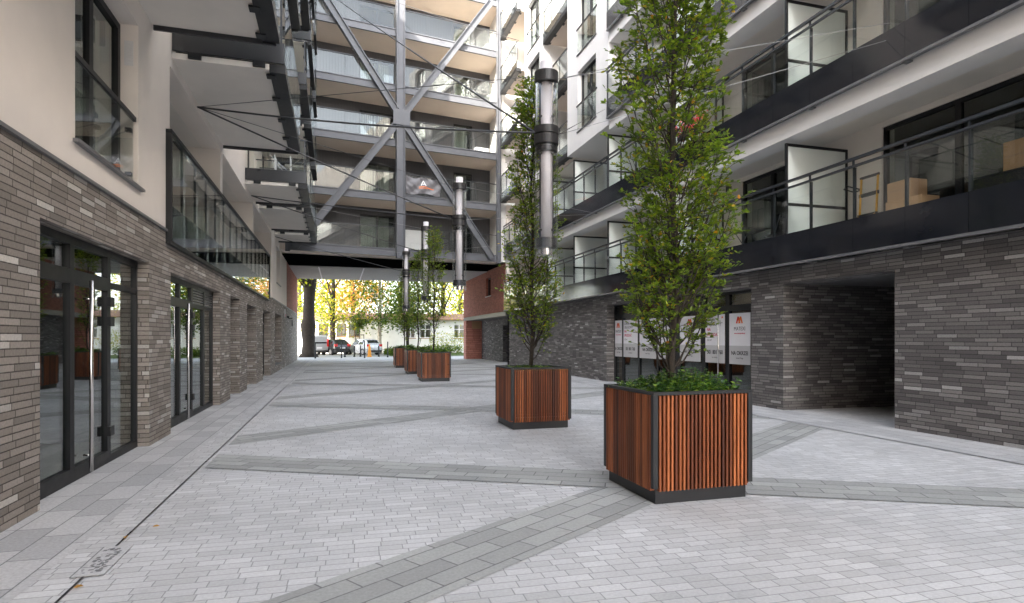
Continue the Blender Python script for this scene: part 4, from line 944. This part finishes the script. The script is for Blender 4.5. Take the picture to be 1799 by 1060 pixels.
t = street_tree('young staked tree with dark rounded crown behind the white car', (1.95, 60.2, 0), .05, 3.2, 3.35, .75, .8, 'leaf_green', 'bark_dark', 900, .16, 12)
b = MB()
for x in (-.4, .4): b.box(x - .03, x + .03, -.3, -.24, 0, 1.95)
b.box(-.4, .4, -.29, -.25, 1.85, 1.93); b.box(-.4, .4, -.29, -.25, 1.45, 1.53); b.build('stake', M['bark_dark'], t)
def hedge(label, loc, sx, sy, sz, seed, mat='leaf_green'):
    rnd = random.Random(seed); vs, fs = [], []
    for i in range(1500):
        p = Vector((rnd.uniform(-sx, sx), rnd.uniform(-sy, sy), sz * rnd.random() ** .6 * (.8 + .2 * math.sin(5 * rnd.random())))); leaf(vs, fs, p, Vector((rnd.uniform(-1, 1), rnd.uniform(-1, 1), rnd.uniform(-.3, .8))), Vector((0, 0, 1)), .16, .10)
    lb = MB(); lb.v = [tuple(v) for v in vs]; lb.f = fs; lb.m = [0] * len(fs); o = lb.build('shrub', M[mat], None, False, False); o.location = loc; return tag(o, label, 'shrub', 'shrubs across the street')
hedge('low green hedge behind the three far planters', (6.2, 55, 0), 1.9, .8, .8, 1)
hedge('green shrub row beside the red brick pier', (9.5, 55.5, 0), 1.6, .9, .95, 2)
hedge('yellow green shrub behind the hedge near the brick pier', (11.2, 60, 0), 2.4, 1.0, 2.3, 3, 'leaf_yellow')
hedge('grassy shrub beside the white car', (5.0, 57, 0), .9, .8, .55, 4)

def car(label, loc, rz, paint, L=4.0, W=1.72, H=1.5, van=False):
    t = thing('parked_car' if not van else 'parked_van', label, 'car' if not van else 'van', loc, rz)
    h = W / 2
    # stations along the length (front = +x): x, z bottom, z belt, half width, z roof, half width at the roof
    if not van: st = [(-.5, .45, .72, .80, .74, .70), (-.485, .28, .95, .93, .97, .78), (-.455, .22, 1.02, 1.0, 1.08, .80), (-.36, .2, 1.0, 1.0, 1.44, .74), (-.15, .2, .97, 1.0, H, .74), (.05, .2, .93, 1.0, H - .03, .74), (.22, .2, .92, 1.0, .95, .76), (.38, .2, .86, .98, .87, .74), (.47, .22, .72, .9, .74, .66), (.5, .4, .55, .76, .57, .6)]
    else: st = [(-.5, .4, 1.0, .92, 1.7, .84), (-.485, .3, 1.05, 1.0, 1.84, .88), (-.2, .25, 1.05, 1.0, H, .9), (.15, .25, 1.05, 1.0, H, .9), (.30, .25, 1.05, 1.0, 1.12, .86), (.44, .28, .95, .97, .98, .8), (.5, .4, .6, .85, .62, .7)]
    b = MB(); rings = []
    for x, zb, zm, w_, zr, wr_ in st:
        X = x * L; rings.append([(X, -h * w_ * .9, zb), (X, -h * w_, (zb + zm) / 2), (X, -h * w_ * .98, zm), (X, -h * wr_, zr - .03), (X, -h * wr_ * .8, zr), (X, h * wr_ * .8, zr), (X, h * wr_, zr - .03), (X, h * w_ * .98, zm), (X, h * w_, (zb + zm) / 2), (X, h * w_ * .9, zb)])
    n = 10; vs = [p for r_ in rings for p in r_]; fs = [(i * n + k, i * n + (k + 1) % n, (i + 1) * n + (k + 1) % n, (i + 1) * n + k) for i in range(len(rings) - 1) for k in range(n)] + [tuple(range(n)), tuple(range(len(vs) - n, len(vs)))]
    b.add(vs, fs); b.build('body', M[paint], t, bevel=.03)
    g = MB()
    if not van:
        for s in (-1, 1):
            y0, y1 = s * (h * .985 + .006), s * (h * .745 + .012)
            for (xa, xb, xc, xd) in ((-.33, -.12, -.15, -.31), (-.10, .17, .06, -.12)):
                g.quad((xa * L, y0, 1.0), (xb * L, y0 - s * .0, .97), (xc * L, y1, H - .09), (xd * L, y1, H - .10))
        g.quad((-.452 * L - .02, -h * .72, 1.07), (-.452 * L - .02, h * .72, 1.07), (-.368 * L - .02, h * .62, 1.40), (-.368 * L - .02, -h * .62, 1.40)); g.quad((.21 * L + .02, -h * .72, .98), (.21 * L + .02, h * .72, .98), (.07 * L + .03, h * .62, H - .07), (.07 * L + .03, -h * .62, H - .07))
    else:
        for s in (-1, 1): g.quad((-.40 * L, s * (h + .004), 1.12), (-.15 * L, s * (h + .004), 1.12), (-.15 * L, s * (h * .93 + .004), 1.65), (-.40 * L, s * (h * .93 + .004), 1.65))
        g.quad((-.5 * L - .012, -h * .8, 1.08), (-.5 * L - .012, h * .8, 1.08), (-.49 * L - .012, h * .76, 1.62), (-.49 * L - .012, -h * .76, 1.62))
    g.build('window', M['car_glass'], t)
    for s in (-1, 1):
        l = MB(); z0, z1 = (.80, 1.02) if not van else (.8, 1.5); y0, y1 = sorted((s * h * .62, s * h * .95)) if not van else sorted((s * h * .80, s * h * .97)); l.box(-.505 * L - .01, -.475 * L, y0, y1, z0, z1); l.build('tail_light', M['tail'], t, bevel=.02)
    p = MB(); p.box(-.5 * L - .02, -.5 * L - .005, -.26, .26, .62, .74); p.build('number_plate', M['white'], t)
    p = MB(); p.box(-.5 * L - .03, -.47 * L, -h * .86, h * .86, .30, .46); p.build('bumper', M['rubber'], t, bevel=.02)
    for x in (-.31 * L, .31 * L):
        for s in (-1, 1):
            wy = s * (h - .10); q = MB(); q.path([(x, wy - .1, .31), (x, wy + .1, .31)], .31, 22); wh = q.build('wheel', M['rubber'], t)
            q = MB(); q.path([(x, wy + s * .101, .31), (x, wy + s * .108, .31)], .20, 18); q.build('rim', M['rim'], wh)
    return t
car('silver grey van half hidden behind the massive knotted trunk', (-2.75, 60.0, 0), R(180 - 63), 'van_silver', 4.6, 1.85, 1.85, True)
car('black hatchback with red tail lights parked beside the grey van', (-.62, 59.6, 0), R(180 - 60), 'car_black', 3.95, 1.72, 1.5)
car('silver white hatchback parked in front of the young staked tree', (2.25, 58.6, 0), R(180 - 60), 'car_silver', 3.9, 1.70, 1.52)

def bollard(x, y, h, label, r=.05):
    t = thing('bollard', label, 'bollard', (x, y, 0), 0, 'dark bollards at the passage mouth')
    b = MB(); b.path([(0, 0, 0), (0, 0, .10), (0, 0, .101), (0, 0, h - .05), (0, 0, h)], [r * 1.5, r * 1.5, r, r, r * .6], 12); b.build('post', M['dark'], t, True)
for x, y, h, lb in ((-1.75, 49.0, 1.25, 'tall thin bollard at the foot of the massive trunk'), (.22, 49.9, 1.25, 'tall thin bollard in front of the black car bumper'), (.50, 52.0, .55, 'shortest bollard, right behind the black car'), (1.28, 52.5, .95, 'short thick bollard left of a matching one, before the gap between the cars'), (1.79, 52.6, .98, 'short thick bollard right of a matching one, before the white car'), (2.0, 49.4, 1.4, 'tallest bollard, next to the orange post'), (3.3, 52.4, .95, 'short thick bollard behind which the white car bumper shows'), (3.89, 50.3, 1.3, 'tall thin bollard standing alone nearest the far planters')):
    bollard(x, y, h, lb, .045 if h > 1.1 else .06)
t = thing('bollard', 'bright orange stepped post between the dark bollards', 'bollard', (2.5, 51.8, 0))
b = MB(); b.path([(0, 0, 0), (0, 0, .08), (0, 0, .081), (0, 0, .5), (0, 0, .501), (0, 0, .85), (0, 0, .9), (0, 0, 1.08)], [.20, .20, .15, .13, .11, .10, .06, .05], 14); b.build('post', M['orange'], t, True)

rnd = random.Random(77)
spots = [(-1.56, 5.45), (-1.45, 5.6), (-1.62, 4.35), (4.6, 9.4)]
for i, (x, y) in enumerate(spots):
    vs, fs = [], []; a = rnd.uniform(0, 6.28); leaf(vs, fs, Vector((0, 0, .0)), Vector((math.cos(a), math.sin(a), .05)), Vector((rnd.uniform(-.3, .3), rnd.uniform(-.3, .3), 1)), rnd.uniform(.04, .06), .035)
    lb = MB(); lb.v = [tuple(v) for v in vs]; lb.f = fs; lb.m = [0] * len(fs)
    o = lb.build('fallen_leaf', M['leaf_orange'], None, False, False); o.location = (x + rnd.uniform(-.1, .1), y + rnd.uniform(-.1, .1), .017); tag(o, 'small dry orange leaf lying on the pale paving', 'leaf', 'dry leaves scattered on the paving')
